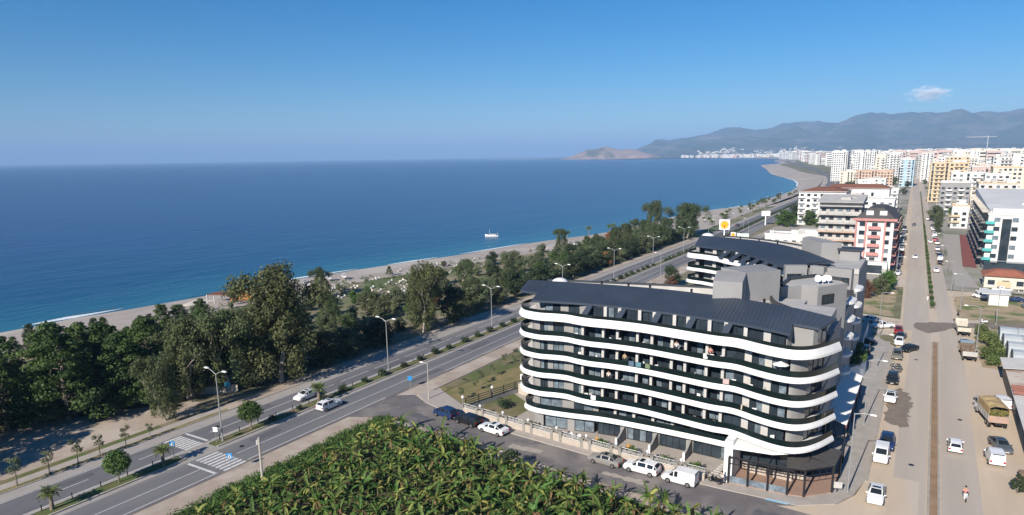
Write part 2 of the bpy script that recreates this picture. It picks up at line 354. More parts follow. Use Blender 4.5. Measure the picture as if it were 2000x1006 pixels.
# town road on the right
strip('town_road', -3.5, 14.5, -10, 232, .05, MT['sand'], rx); strip('town_road', -5.5, 7.5, 232, 1500, .052, MT['sand'], rx)
strip('carriageway', -.9, 2.7, -10, 175, .058, MT['roadg'], rx); strip('carriageway', 4.25, 8.3, -10, 175, .058, MT['roadg'], rx)
strip('carriageway', -2.9, 2.6, 175, 1500, .059, MT['roadg'], rx); strip('carriageway', 4.3, 7.6, 175, 1500, .059, MT['roadg'], rx)
strip('road_median', 3.1, 3.9, -10, 166, .17, MT['soil'], rx); strip('median_kerb', 2.85, 3.1, -10, 166, .0, MT['kerb'], rx, h=.2); strip('median_kerb', 3.9, 4.15, -10, 166, .0, MT['kerb'], rx, h=.2)
strip('road_median', 3.0, 3.9, 203, 800, .17, MT['grass'], rx); strip('median_kerb', 2.8, 3.0, 203, 800, .0, MT['kerb'], rx, h=.2); strip('median_kerb', 3.9, 4.1, 203, 800, .0, MT['kerb'], rx, h=.2)
sheet('cross_street', [(-73, 189), (-40, 186), (-3, 167), (-3, 186), (-40, 197), (-73, 203)], .045, MT['sand'])
sheet('wet_track', rough([(.5, 176), (2.2, 174), (4, 176.5), (6, 180), (9, 183.4), (14, 186.2), (60, 200), (60, 204), (13, 190), (7, 187.5), (2.5, 186), (-.5, 183.5), (-.9, 178.5)], 1.2, .5), .075, MT['wet'])
sheet('wet_patch', rough([(-2.9, 112), (-1.2, 110.6), (.1, 111.4), (.2, 116), (.4, 121), (-.3, 127), (-1.6, 130.2), (-2.7, 127), (-3.1, 120)], .7, .8), .072, MT['wet'])
sheet('dirt_yard', [(10.6, -10), (10.6, 176), (13, 184), (60, 197), (60, -10)], .062, MT['sand'])
sheet('weedy_plot', rough([(11.0, 150), (10.9, 176), (13, 184), (60, 196), (60, 150)], 1.5, .8), .068, MT['weedy'])
sheet('weedy_plot', rough([(8.2, 191), (7.8, 222), (12, 226), (40, 235), (40, 204), (14, 194)], 1.5, .8), .068, MT['weedy'])
sheet('weedy_plot', rough([(-14, 190), (-5.5, 189), (-6.2, 236), (-24, 246), (-30, 205)], 1.5, .8), .04, MT['weedy'])
sheet('dusty_corner', [(-12, 77.4), (2, 76.4), (2, 92), (-3.4, 92), (-4.4, 84.6), (-6, 81.2), (-9.6, 78.6)], .074, MT['sand'])
# hotel garden
sheet('lawn_strip', [(-71.4, 91.5), (-62.6, 86.6), (-54, 100), (-54, 160), (-70, 165)], .10, MT['dry'])
sheet('lawn_edge', [(-71.3, 92.5), (-69.4, 91.2), (-65.6, 110), (-66.5, 150), (-71.2, 150)], .105, MT['grass'])
sheet('terrace', [(-60.4, 84.1), (-50, 82.2), (-34, 80.7), (-19, 80.3), (-19, 92), (-50, 92), (-60, 97)], .16, MT['pave'])
sheet('garden_lawn', [(-59.6, 84.6), (-52.5, 83.4), (-52, 91), (-59.5, 96)], .168, MT['grass'])
sheet('hotel_plot', [(-56, 92), (-19, 92), (-19, 82), (-8.6, 84), (-8.6, 170), (-50, 178), (-66, 160), (-54, 100)], .155, MT['pave2'])
sheet('plantation_soil', [(-71.3, -10), (-71.3, 76), (-64, 75.6), (-50, 74.6), (-38, 72.5), (-15, 70.8), (-3.6, 70), (-3.6, -10)], .02, M('plantation_soil_mat', (.11, .085, .05), (.06, .06, .03), .5, .95))

# repairs, stains and covers in the road surfaces
PR = random.Random(61); PATCH = M('dark_asphalt_repair', (.105, .105, .112), (.13, .128, .132), 1.0, .85); PALE = M('dusty_stain', (.40, .35, .295), (.33, .29, .25), 1.2, .95, detail=8)
def patch(x, y, w, l, z, m, am, par=None): sheet('asphalt_patch', rough([(x - w / 2, y - l / 2), (x + w / 2, y - l / 2), (x + w / 2, y + l / 2), (x - w / 2, y + l / 2)], .5, am, PR.randrange(999)), z, m, par)
for x, y, w, l in ((-81.2, 62, 1.6, 5), (-78, 96, 1.2, 9), (-91, 68, 1.5, 6), (-88.2, 98, 1.4, 11), (-80.8, 118, 1.8, 7), (-90.8, 40, 1.2, 4)): patch(x, y, w, l, HZ + .009, PATCH, .12, hw)
for x, y, w, l in ((-66, 79, 3, 1.6), (-45, 76.6, 5, 1.2), (-30, 75.2, 6, 1.0), (-12, 74.6, 4, 1.4), (-56, 77.4, 4, 1.0)): patch(x, y, w, l, .075, PATCH if w < 5 else PALE, .3)
for x, y in ((-80.9, 57.5), (-90.6, 60.5), (-60, 78.5), (-27, 75.6), (1.0, 97), (6.8, 118), (.4, 150)): mb = MB(); mb.tube((x, y, .03), (x, y, .082), .34, n=12); tag(mb.build('manhole_cover', MT['dark']), kind='structure')
# ------------------------------------------------------------------ far hills, far town, cloud, haze
from mathutils import noise as NZ
# skyline of the hills: compass bearing from the road axis (degrees), height above the horizon (degrees)
rad = math.radians
SIL = [(-22.97, 0.16), (-21.25, 0.50), (-19.72, 1.25), (-18.78, 1.15), (-16.55, 1.54), (-14.72, 1.94), (-13.27, 2.06), (-12.23, 1.87), (-10.30, 2.28), (-8.28, 2.37), (-6.45, 2.20), (-5.64, 2.54), (-4.37, 2.90), (-2.99, 2.62), (-1.49, 2.67), (0.53, 2.76), (1.66, 2.57), (3.43, 2.62), (4.74, 2.76), (6.46, 2.76), (9.28, 2.35), (12.78, 2.88)]
SILT = [(rad(a), math.tan(rad(b))) for a, b in SIL]
mh = M('hill_forest', (.038, .058, .036), (.085, .090, .060), .004, .95, c3=(.15, .135, .105), s3=.0026, detail=10)
NA, ND = 260, 70; a0, a1 = SILT[0][0], SILT[-1][0]; rows = []; HTOP = 0
for j in range(ND):
    d = 6900 + 9600 * (j / (ND - 1)) ** 1.15; row = []
    for i in range(NA):
        az = a0 + (a1 - a0) * i / (NA - 1); te = lerp(SILT, az); x, y = d * math.sin(az), d * math.cos(az)
        k = min(1, max(0, (d - 7300) / 4700)); k = k * k * (3 - 2 * k)
        if d > 12600: k *= max(.25, 1 - (d - 12600) / 4200)
        nz = NZ.fractal(Vector((x, y, 0)) / 1500, .85, 2.1, 7)
        near = max(0., 1 - abs(d - 12000) / 1100)
        z = d * te * k * (1 + (nz * .42 - .12) * (1 - near)) + 150 * k * (1 - near * .75) * NZ.noise(Vector((x, y, 3)) / 420)
        fade = min(1, i / 6); z = -6 + (z + 6) * fade if d < 16000 else -6
        HTOP = max(HTOP, z); row.append((x, y, z))
    rows.append(row)
mb = MB(); mb.grid(rows); hills = tag(mb.build('hills', mh, smooth=True), kind='structure')
# castle rock at the end of the bay
CR = [(-27.21, 0.02), (-26.70, 0.14), (-25.93, 0.41), (-25.12, 0.73), (-24.23, 0.80), (-23.56, 0.91), (-22.97, 0.77), (-22.34, 0.64), (-21.63, 0.75), (-21.09, 0.58), (-20.38, 0.37), (-19.43, 0.19)]
rows = []
for j in range(14):
    d = 7750 + j * 75; row = []
    for i in range(60):
        bd = -27.30 + i * 0.1345; te = math.tan(rad(lerp(CR, bd))); az = rad(bd); x, y = d * math.sin(az), d * math.cos(az)
        k = min(1, j / 3.2) if j < 8 else max(0, 1 - (j - 8) / 5)
        row.append((x, y, -5 + d * te * k * (1 + .12 * NZ.noise(Vector((x, y, 0)) / 90)) + (6 if 0 < j < 13 else 0)))
    rows.append(row)
mb = MB(); mb.grid(rows); tag(mb.build('castle_headland', M('headland_rock', (.40, .26, .22), (.24, .18, .13), .006, .95, c3=(.10, .10, .06), s3=.004)), kind='structure')
# the far town along the bay and up the slopes: too many and too small to count
mb = MB(); R = random.Random(3)
def hz(x, y):
    d = math.hypot(x, y); az = math.atan2(x, y); te = lerp(SILT, az) if az > a0 else 0; k = min(1, max(0, (d - 7300) / 4700)); k = k * k * (3 - 2 * k)
    return max(-3, d * te * k * .88 + NZ.fractal(Vector((x, y, 0)) / 1900, .9, 2.1, 5) * d * te * k * .42)
for i in range(1500):
    t = R.random()
    if t < .55: bd = R.uniform(-20.88, -5.85); d = R.uniform(6700, 7700)
    elif t < .8: bd = R.uniform(-16.39, -3.79); d = R.uniform(7600, 9400)
    else: bd = R.uniform(-7.27, 6.19); d = R.uniform(4200, 7400)
    az = rad(bd); x, y = d * math.sin(az), d * math.cos(az)
    shx = lerp([(b_, a_) for a_, b_ in SHORE], y)
    if x < shx + 60: continue
    w = R.uniform(16, 44); h = R.uniform(9, 30) if d < 7700 else R.uniform(7, 16); mb.box(x, y, hz(x, y) - 4, w, R.uniform(14, 24), h + 4, R.uniform(-.6, .6), R.choice((0, 0, 0, 1, 2)))
tag(mb.build('far_town', [MT['town'], M('far_cream', (.62, .55, .45), None, .02), M('far_rose', (.5, .36, .3), None, .02)]), 'pale far town strung along the bay below the hills', 'town', kind='stuff')
# small fair-weather cloud above the hills, outside the haze
def cloud(bd, el, w, h, d, seed):
    az = rad(bd); x, y, z = d * math.sin(az), d * math.cos(az), 40 + d * math.tan(rad(el))
    R = random.Random(seed); mb = MB(); m = bpy.data.materials.new('cloud_vapour'); m.use_nodes = True; t = m.node_tree; t.nodes.remove(t.nodes['Principled BSDF'])
    pv = t.nodes.new('ShaderNodeVolumePrincipled'); pv.inputs['Color'].default_value = (1, 1, 1, 1); pv.inputs['Anisotropy'].default_value = -.35
    tc = t.nodes.new('ShaderNodeTexCoord'); q = t.nodes.new('ShaderNodeTexNoise'); q.inputs['Scale'].default_value = 3.2; q.inputs['Detail'].default_value = 4; t.links.new(tc.outputs['Object'], q.inputs[0])
    ln = t.nodes.new('ShaderNodeVectorMath'); ln.operation = 'LENGTH'; t.links.new(tc.outputs['Object'], ln.inputs[0])
    a = t.nodes.new('ShaderNodeMath'); a.operation = 'MULTIPLY_ADD'; a.inputs[1].default_value = 1.7; t.links.new(q.outputs[0], a.inputs[0]); 
    s_ = t.nodes.new('ShaderNodeMath'); s_.operation = 'MULTIPLY_ADD'; s_.inputs[1].default_value = -1.0; s_.inputs[2].default_value = -.22; t.links.new(ln.outputs['Value'], s_.inputs[0]); t.links.new(s_.outputs[0], a.inputs[2])
    mr = t.nodes.new('ShaderNodeMapRange'); mr.inputs[1].default_value = 0; mr.inputs[2].default_value = .5; mr.inputs[3].default_value = 0; mr.inputs[4].default_value = CLOUD; t.links.new(a.outputs[0], mr.inputs[0]); t.links.new(mr.outputs[0], pv.inputs['Density'])
    t.links.new(pv.outputs[0], t.nodes['Material Output'].inputs['Volume'])
    mb.ball((0, 0, 0), 1.15, seg=16, rings=10)
    o = mb.build('cloud', m, loc=(x, y, z), rot=-az); o.scale = (w, w * .8, h); tag(o, kind='stuff')
CLOUD = .006
cloud(-0.85, 3.85, 560, 230, 16500, 1); cloud(5.43, 5.59, 420, 260, 16500, 2)
# haze: the air between here and the hills
HB = MB(); HB.box(-8000, 19000, -8.5, 73000, 52000, HTOP + 60 + 8.5)
mhz = bpy.data.materials.new('haze_air'); mhz.use_nodes = True; t = mhz.node_tree; t.nodes.remove(t.nodes['Principled BSDF'])
pv = t.nodes.new('ShaderNodeVolumePrincipled'); pv.inputs['Color'].default_value = (.37, .62, 1.0, 1); pv.inputs['Density'].default_value = 8.5e-5; pv.inputs['Anisotropy'].default_value = -0.08
t.links.new(pv.outputs[0], t.nodes['Material Output'].inputs['Volume'])
tag(HB.build('haze', mhz), kind='stuff')
# ------------------------------------------------------------------ the hotel
LV = [2.7 + 2.85 * k for k in range(6)]
def at_x(path, x):
    for a, b in zip(path, path[1:]):
        if a[0] <= x <= b[0] or b[0] <= x <= a[0]:
            t = (x - a[0]) / ((b[0] - a[0]) or 1); return (x, a[1] + (b[1] - a[1]) * t)
    return (x, path[-1][1] if abs(x - path[-1][0]) < abs(x - path[0][0]) else path[0][1])
def seg_pts(path, x0, x1, step=.6):
    n = max(1, int(abs(x1 - x0) / step)); return [at_x(path, x0 + (x1 - x0) * i / n) for i in range(n + 1)]
def slab(path, z, h, lip=.28, d_in=.42, depth=2.0, lean=.3):
    """white balcony band: leaning face, upstand, floor and soffit"""
    prof = [(0, 0), (0, lip), (lean, h), (d_in, h), (d_in, .38), (depth, .38), (depth, .04)]
    offs = {d: offset(path, d) for d, _ in prof}; mb = MB()
    mb.grid([[(*offs[d][i][:2], z + q) for d, q in prof] for i in range(len(path))], close=True)
    for i in (0, len(path) - 1): mb.face([(*offs[d][i][:2], z + q) for d, q in prof])
    return mb
def rail(path, z, h, d=.26):
    p = offset(path, d); q = offset(path, d + .03); mb = MB()
    mb.grid([[(*a[:2], z), (*a[:2], z + h), (*b[:2], z + h), (*b[:2], z)] for a, b in zip(p, q)])
    return mb
def handrail(path, z, d=.26):
    p = offset(path, d - .01); q = offset(path, d + .05); mb = MB(); mb.grid([[(*a[:2], z), (*a[:2], z + .035), (*b[:2], z + .035), (*b[:2], z)] for a, b in zip(p, q)], close=True); return mb
WR = random.Random(11)
def window(parent, p0, p1, z0, z1, n=2, inset=.10, curtain=None, hb=0):
    """glazed opening between two plan points: dark frame with its panes"""
    a, b = Vector((*p0[:2], 0)), Vector((*p1[:2], 0)); t = (b - a); Ln = t.length; t.normalize(); nrm = Vector((-t.y, t.x, 0))
    def P(s, d, z): q = a + t * s + nrm * d; return (q.x, q.y, z)
    mb = MB(); w = .07
    def bar(s0, s1, za, zb, d0=inset - .05, d1=inset + .06):
        k = [P(s, d, z) for z in (za, zb) for s, d in ((s0, d0), (s1, d0), (s1, d1), (s0, d1))]
        m = len(mb.v); mb.v += k
        for f in ((3, 2, 1, 0), (4, 5, 6, 7), (0, 1, 5, 4), (1, 2, 6, 5), (2, 3, 7, 6), (3, 0, 4, 7)): mb.f.append(tuple(m + i for i in f)); mb.m.append(0)
    for i in range(n + 1): s = w / 2 + (Ln - w) * i / n; bar(s - w / 2, s + w / 2, z0, z1)
    bar(w, Ln - w, z0, z0 + w); bar(w, Ln - w, z1 - w, z1)
    if hb: zc = z0 + (z1 - z0) * hb; bar(w, Ln - w, zc, zc + .05)
    fr = mb.build('window', MT['dark'], parent)
    for i in range(n):
        c = WR.random() < (.33 if curtain is None else curtain)
        pm = MB(); s0, s1 = w + (Ln - w) * i / n, (Ln - w) * (i + 1) / n + (0 if i < n - 1 else 0)
        pm.face([P(s0, inset, z0 + w), P(s1, inset, z0 + w), P(s1, inset, z1 - w), P(s0, inset, z1 - w)]); pm.build('pane', MT['glass2'] if c else MT['glass'], fr)
    return fr
def wall(parent, pts, z0, z1, mat='tan', thick=.25, name='wall'):
    q = offset(pts, thick); mb = MB(); n = len(pts)
    mb.grid([[(*a[:2], z0), (*a[:2], z1), (*b[:2], z1), (*b[:2], z0)] for a, b in zip(pts, q)], close=True)
    for i in (0, n - 1): mb.face([(*pts[i][:2], z0), (*pts[i][:2], z1), (*q[i][:2], z1), (*q[i][:2], z0)])
    return mb.build(name, MT[mat], parent)
def column(parent, x, y, z0, z1, sx=.34, sy=.5, mat='col', rot=0): MB().box(x, y, z0, sx, sy, z1 - z0, rot).build('column', MT[mat], parent)

# ---- front block
HF = thing('hotel', (0, 0, 0), 'curved hotel block with wavy white balcony bands and slate blue metal roof', 'hotel')
BP = [(-50.2, 96), (-51.2, 92.5), (-51.9, 88.6), (-51.6, 86.3), (-50.6, 84.8), (-49.2, 83.7), (-46.6, 83.2), (-44.2, 83.7), (-42.4, 83.9), (-40.6, 83.5), (-38.4, 83.3), (-35.6, 83.6), (-31, 83.6), (-26, 82.9), (-21.4, 82.2), (-18.6, 82.2), (-15.8, 81.0), (-13.4, 80.2), (-11.4, 80.15), (-9.8, 81.3), (-8.5, 83.6), (-7.4, 86.6)]
UP = cr([(a, b, 0) for a, b in BP], .5)
LP = cr([(a, b, 0) for a, b in [(-49.6, 94), (-50.4, 89.5), (-50.6, 86.4), (-49.9, 84.6), (-48.2, 83.7), (-46, 83.5), (-42, 84.0), (-37, 84.9), (-30, 85.1), (-24, 85.0), (-18.9, 84.7)]], .6)
for k, z in enumerate(LV):
    path = LP if k == 0 else UP; h = 1.05 if k == 5 else .66
    bnd = slab(path, z, h, lip=.30 if k == 5 else .2, lean=.36 if k == 5 else .22, d_in=.42 if k == 5 else .3).build('balcony_band', MT['band'], HF, smooth=False)
    rl = rail(path, z + h, .42 if k == 5 else .7, .38 if k == 5 else .26).build('glass_rail', MT['rail'], HF)
    handrail(path, z + h + (.42 if k == 5 else .7), .37 if k == 5 else .25).build('handrail', MT['dark'], rl)
WP = offset(UP, 2.0); wi = max(i for i, p in enumerate(WP) if p[0] < -47.5 and p[1] < 100)
COLX = [-40.4, -37.25, -35.2, -32.3, -30.2, -27.3, -25.4, -22.5, -20.4]
for k in range(1, 6):
    z0 = LV[k - 1] + .4; z1 = LV[k] + .04
    lowf = (k == 1)
    wp = offset(LP, 1.5) if lowf else WP
    left = [p for p in wp if p[0] < -47.5 and p[1] < 95] + [at_x([q for q in wp if q[0] > -49], -47.5)]
    wall(HF, left, z0, z1)
    if lowf:
        window(HF, at_x(wp, -47.5), at_x(wp, -43.8), z0, z1 - .25, 2, curtain=.9); wall(HF, seg_pts(wp, -43.8, -42.0), z0, z1)
        window(HF, at_x(wp, -42.0), at_x(wp, -39.2), z0, z1 - .25, 2, curtain=.9); wall(HF, seg_pts(wp, -39.2, -38.4), z0, z1)
        xs_ = [-38.4 + i * 2.78 for i in range(8)]
        for a, b in zip(xs_, xs_[1:]): window(HF, at_x(wp, a + .2), at_x(wp, b - .2), z0, z1 - .2, 2); wall(HF, [at_x(wp, b - .2), at_x(wp, b + .2)], z0, z1); column(HF, b, at_x(wp, b)[1] - .6, z0, z1, .4, .3)
        continue
    rest = [q for q in wp if q[0] > -49]
    for a, b, ty in ((-47.5, -46.2, 'g'), (-46.2, -45.4, 'w'), (-45.4, -43.8, 'g'), (-43.8, -42.3, 'w'), (-42.3, -40.6, 'g')):
        if ty == 'w': wall(HF, seg_pts(rest, a, b), z0, z1)
        else: window(HF, at_x(rest, a), at_x(rest, b), z0, z1 - .3, 2, curtain=.5); wall(HF, [at_x(rest, a), at_x(rest, b)], z1 - .3, z1, name='lintel')
    rec = offset(UP, 3.0); recr = [q for q in rec if q[0] > -49]
    for i, (a, b) in enumerate(zip(COLX, COLX[1:])):
        window(HF, at_x(recr, a + .15), at_x(recr, b - .05), z0, z1, 2 if b - a < 2.5 else 3, curtain=.3)
        wall(HF, [(a + .02, at_x(rest, a)[1] - .1), (a + .03, at_x(recr, a)[1] + .1)], z0, z1, 'brown', .2, 'partition')
    for a in COLX: column(HF, a, at_x(rest, a)[1] - .35, z0, z1, .36, .5)
    for a, b, ty in ((-20.2, -17.9, 'g'), (-17.9, -17.0, 'w'), (-17.0, -15.3, 'g'), (-15.3, -14.4, 'w'), (-14.4, -12.5, 'g')):
        if ty == 'w': wall(HF, seg_pts(rest, a, b), z0, z1, 'col', .6)
        else: window(HF, at_x(rest, a), at_x(rest, b), z0, z1, 2, curtain=.4)
    re2 = [q for q in rest if q[0] >= -12.5]; n2 = next(i for i, q in enumerate(re2) if q[0] > -10.6)
    wall(HF, re2[:n2 + 1], z0, z1, 'tan'); window(HF, re2[n2], re2[min(n2 + 8, len(re2) - 1)], z0, z1, 3, curtain=.1)
    wall(HF, [re2[min(n2 + 8, len(re2) - 1)], (-9.2, 90), (-9.2, 96)], z0, z1, 'grey')
# attic storey under the roof
z0, z1 = LV[5] + .4, 19.4
ap = offset(UP, 2.6); ar = [q for q in ap if q[0] > -49]
wall(HF, [(-49.2, 95), (-49.2, 90), (-49.1, 86.9), (-46.9, 86.4)], z0, 19.95)
for a, b, ty in ((-46.9, -44.6, 'g'), (-44.6, -43.4, 'w'), (-43.4, -41.6, 'g'), (-41.6, -40.0, 'w')):
    if ty == 'w': wall(HF, seg_pts(ar, a, b), z0, z1)
    else: window(HF, at_x(ar, a), at_x(ar, b), z0, z1, 2, curtain=.3)
for i, (a, b) in enumerate(zip(COLX, COLX[1:] + [-18.0])):
    window(HF, at_x(ar, a + .1), at_x(ar, b - .1), z0, z1, 2, curtain=.2); column(HF, b, at_x(ar, b)[1] - .35, z0, z1, .45, .4)
for a, b, ty in ((-18, -15.8, 'g'), (-15.8, -14.9, 'w'), (-14.9, -13.2, 'g')):
    if ty == 'w': wall(HF, seg_pts(ar, a, b), z0, z1, 'col')
    else: window(HF, at_x(ar, a), at_x(ar, b), z0, z1, 2, curtain=.1)
wall(HF, [(-13.0, 83.4), (-12.6, 84.6), (-10.3, 84.2), (-9.9, 85.0)], z0, 19.85, 'tan'); window(HF, (-9.9, 85.0), (-9.3, 88.6), z0, 19.6, 2, curtain=0)
# ground floor and body
gp = offset(LP, 1.5)
wall(HF, [p for p in gp if p[0] < -46.6], .1, 2.75); wall(HF, seg_pts(gp, -43, -41.9), .1, 2.75)
window(HF, at_x(gp, -46.6), at_x(gp, -43), .2, 2.7, 2, curtain=1); window(HF, at_x(gp, -41.9), at_x(gp, -39), .2, 2.7, 2, curtain=.8)
GX = [-39, -34.6, -29.8, -25.0, -19.0]
for a, b in zip(GX, GX[1:]):
    window(HF, at_x(gp, a + .5), at_x(gp, b - .5), .2, 2.7, 4, curtain=.12); wall(HF, [at_x(gp, b - .5), at_x(gp, b + .5)], .1, 2.75)
    if b < -20:
        yb = at_x(gp, b)[1]; mb = MB(); mb.prism([(b + .1, yb), (b + .1, yb - 3.0), (b + .35, yb - 3.0), (b + .35, yb)], .1, [2.3, 1.1, 1.1, 2.3]); mb.build('partition', MT['tan'], HF)
        MB().box(b + .2, yb - 3.1, .1, .3, .3, 1.3).build('post', MT['white'], HF)
mb = MB(); mb.prism([(-48.6, 90), (-44, 88.4), (-38, 88.2), (-30, 88.0), (-22, 87), (-14, 86.5), (-10.5, 88), (-10.5, 96.4), (-20, 98), (-32, 98.6), (-42, 97.5), (-49, 96)], 0, 19.0); mb.build('core', MT['greyw'], HF)
mb = MB(); mb.prism([(-18.8, 85.6), (-13, 84.4), (-10.8, 85.6), (-9.4, 88), (-9.4, 96), (-18.8, 96)], 0, 5.6); mb.build('shop_front', MT['glass'], HF)
mb = MB(); mb.box(-18.4, 82.6, 0, 1.0, 4.2, 5.5); mb.build('entrance_pier', MT['white'], HF)
mb = MB(); mb.prism([(-18.0, 80.6), (-13.2, 80.3), (-10.8, 81.2), (-10.8, 84), (-18.0, 84)], [4.5, 4.9, 5.2, 5.2, 4.7], [4.9, 5.3, 5.5, 5.5, 5.1]); mb.build('soffit', MT['white'], HF)
# roof
E_ = [(-48.3, 84.2), (-44, 85.2), (-40.8, 85.8), (-37, 86.1), (-33, 86.0), (-29.6, 85.7), (-25, 85.2), (-20.3, 84.4), (-16, 83.1), (-12.5, 81.6)]
R_ = [(-49.2, 91.4), (-44.9, 92.1), (-41.2, 92.6), (-37, 92.9), (-33, 93), (-29.6, 92.8), (-25.4, 92.2), (-21.2, 91.4), (-16.9, 90.1), (-12.9, 88.5)]
def roof(parent, E, Rg, ze=19.55, zr=21.15, th=.3, seam=.5, ends=()):
    e = cr([(a, b, ze) for a, b in E], .8); n = len(e) - 1; L_ = [Vector(p) for p in cr([(a, b, zr) for a, b in Rg], .02)]
    r = [L_[min(len(L_) - 1, round(i * (len(L_) - 1) / n))] for i in range(n + 1)]; mb = MB()
    mb.grid([[Vector(a) + Vector((0, 0, -th)), Vector(a), b, b + Vector((0, 0, -1.2))] for a, b in zip(e, r)])
    for i in (0, n): mb.face([Vector(e[i]) - Vector((0, 0, th)), e[i], r[i], r[i] - Vector((0, 0, th))])
    for poly in ends:
        mb.face(poly); k = len(poly)
        for i in range(k): a, b = Vector(poly[i]), Vector(poly[(i + 1) % k]); dz = Vector((0, 0, th)); mb.face([a - dz, b - dz, b, a])
    o = mb.build('roof', MT['roof'], parent); sm = MB(); ln = sum((Vector(a) - Vector(b)).length for a, b in zip(e, e[1:])); m = int(ln / seam)
    for i in range(m + 1):
        f = i / m * n; j = min(n - 1, int(f)); t = f - j
        a = Vector(e[j]).lerp(Vector(e[j + 1]), t); b = r[j].lerp(r[j + 1], t); sm.path([a + Vector((0, 0, .02)), b + Vector((0, 0, .02))], [.028, .028], 4)
    for poly in ends:
        a, b, c, d_ = (Vector(q) for q in (poly[0], poly[1], poly[-2], poly[-1])); m = max(2, int((a - b).length / seam))
        for i in range(m + 1): t = i / m; sm.path([a.lerp(b, t) + Vector((0, 0, .02)), d_.lerp(c, t) + Vector((0, 0, .02))], [.028, .028], 4)
    tag(sm.build('roof_seams', MT['seam'], o), kind='stuff'); return o
rf = roof(HF, E_, R_, ends=[[(-52.0, 87.2, 20.2), (-48.62, 86.8, 20.13), (-49.2, 91.4, 21.15), (-52.6, 90.9, 21.15)], [(-12.66, 84.3, 20.18), (-9.6, 83.7, 20.1), (-8.2, 86.6, 20.85), (-12.9, 88.5, 21.15)]])
for x in (-40.0, -35.0, -29.9, -25.1, -20.3):
    ye = at_x(E_, x)[1]; yb = at_x([q for q in UP if q[0] > -49], x)[1] + .75; mb = MB()
    mb.prism([(x - .5, yb), (x + .35, yb), (x + .75, ye + .15), (x - .1, ye + .15)], [17.75, 17.75, 19.25, 19.25], [17.95, 17.95, 19.52, 19.52]); mb.build('sloping_fin', MT['roof'], rf)
for x, y in ((-36.9, 93.05), (-33.6, 93.1), (-27.4, 92.65), (-22.6, 91.8), (-41, 92.7), (-17.2, 90.3)):
    mb = MB(); mb.tube((x, y, 20.9), (x, y, 21.45), .16, .16, 8); mb.tube((x, y, 21.45), (x, y, 21.62), .24, .1, 8); mb.build('roof_vent', MT['dark'], rf)
mb = MB(); mb.prism([(-49, 91.2), (-44.8, 92), (-37, 92.8), (-29.6, 92.7), (-21.2, 91.3), (-13, 88.4), (-9.3, 87.6), (-9.3, 97), (-20, 98.2), (-30, 98.6), (-42, 97), (-49.5, 95)], 18.8, 19.9); mb.build('flat_roof', MT['greyw'], HF)
bp = cr([(a, b, 0) for a, b in [(-50.4, 93.2), (-46, 94.5), (-41, 95.6), (-35, 97), (-30, 98), (-25.4, 98.7)]], 1.0)
wall(HF, bp, 19.85, 20.75, 'greyw', .3, 'parapet'); wall(HF, offset(bp, -.08), 20.75, 20.98, 'coping', .5, 'coping')
MB().ball((-48.3, 93.2, 20.6), 1.35, sz=.62, seg=14, rings=8).build('roof_dome', MT['band'], HF, smooth=True)
# lift tower, curved parapet and side wing
mb = MB(); mb.prism([(-24.0, 90.9), (-20.3, 91.5), (-20.6, 95), (-24.6, 95)], 19, [23.3, 23.3, 24.1, 24.1]); mb.build('lift_tower', MT['grey'], HF)
mb = MB(); mb.prism([(-20.8, 94.6), (-17.0, 99.4), (-20.2, 102.5), (-24.6, 97)], 19, [24.1, 24.0, 24.2, 24.2]); mb.build('lift_tower', MT['grey'], HF)
cpth = cr([(a, b, 0) for a, b in [(-17.8, 104), (-18.4, 101.3), (-18.0, 98.2), (-17.0, 95.2), (-15.4, 93.0), (-13.6, 91.0), (-11.5, 89.2)]], .6)
wall(HF, cpth, 19.6, 20.5, 'coping', .3, 'parapet')
HW = thing('hotel_wing', (0, 0, 0), 'plain grey side wing with square windows behind the lift tower', 'hotel wing')
wp_ = [(-17.8, 103.6), (-15.1, 106.4), (-12.8, 105.7), (-9.5, 111.2), (-10.2, 112.8), (-14.5, 114.6), (-17.6, 110)]
mb = MB(); mb.prism(wp_, 0, 20.8); mb.build('wall', MT['grey'], HW)
mb = MB(); pr = [(-17.5, 104.2), (-15.2, 106.7), (-12.9, 106.0), (-9.8, 111.2), (-10.4, 112.5), (-14.4, 114.2), (-17.3, 110)]; mb.prism(pr, 20.75, 20.86); mb.build('flat_roof', MT['greyw'], HW)
wall(HW, [(-9.6, 111.3), (-10.3, 112.8), (-14.5, 114.6), (-17.6, 110), (-17.7, 104)], 20.8, 21.35, 'coping', .35, 'coping'); MB().box(-12.2, 121, 0, 5.2, 16, 16).build('link_block', MT['grey'], HW)
def flat_window(parent, p, q, z0, z1, n=2): window(parent, q, p, z0, z1, n, inset=-.03)
for p, q, za, zb in (((-17.3, 104.1), (-16.3, 105.1), 17.6, 19.0), ((-12.3, 106.5), (-11.0, 108.7), 18.2, 19.6), ((-12.2, 106.7), (-10.9, 108.9), 13.6, 15.0)): window(HW, p, q, za, zb, 2, inset=-.04, curtain=0)
MB().box(-16.2, 95.4, 0, 4.6, 17, 19.2).build('link_block', MT['greyw'], HW); MB().box(-12.0, 99.5, 0, 5.2, 12, 17).build('link_block', MT['grey'], HW)
# dish aerials on the wing roof
for i, (x, y) in enumerate(((-13.2, 108.2), (-12.6, 108.8), (-11.9, 109.6), (-13.4, 109.4), (-12.4, 110.0))):
    mb = MB(); mb.tube((0, 0, 0), (0, 0, .6), .04); mb.tube((0, -.05, .75), (0, -.18, .8), .08, .45, 10, cap=True)
    t_ = tag(mb.build('satellite_dish', MT['white'], loc=(x, y, 20.86), rot=WR.uniform(-.5, .5)), 'white satellite dish in the cluster on the grey wing roof', 'dish', 'dishes on the wing roof')
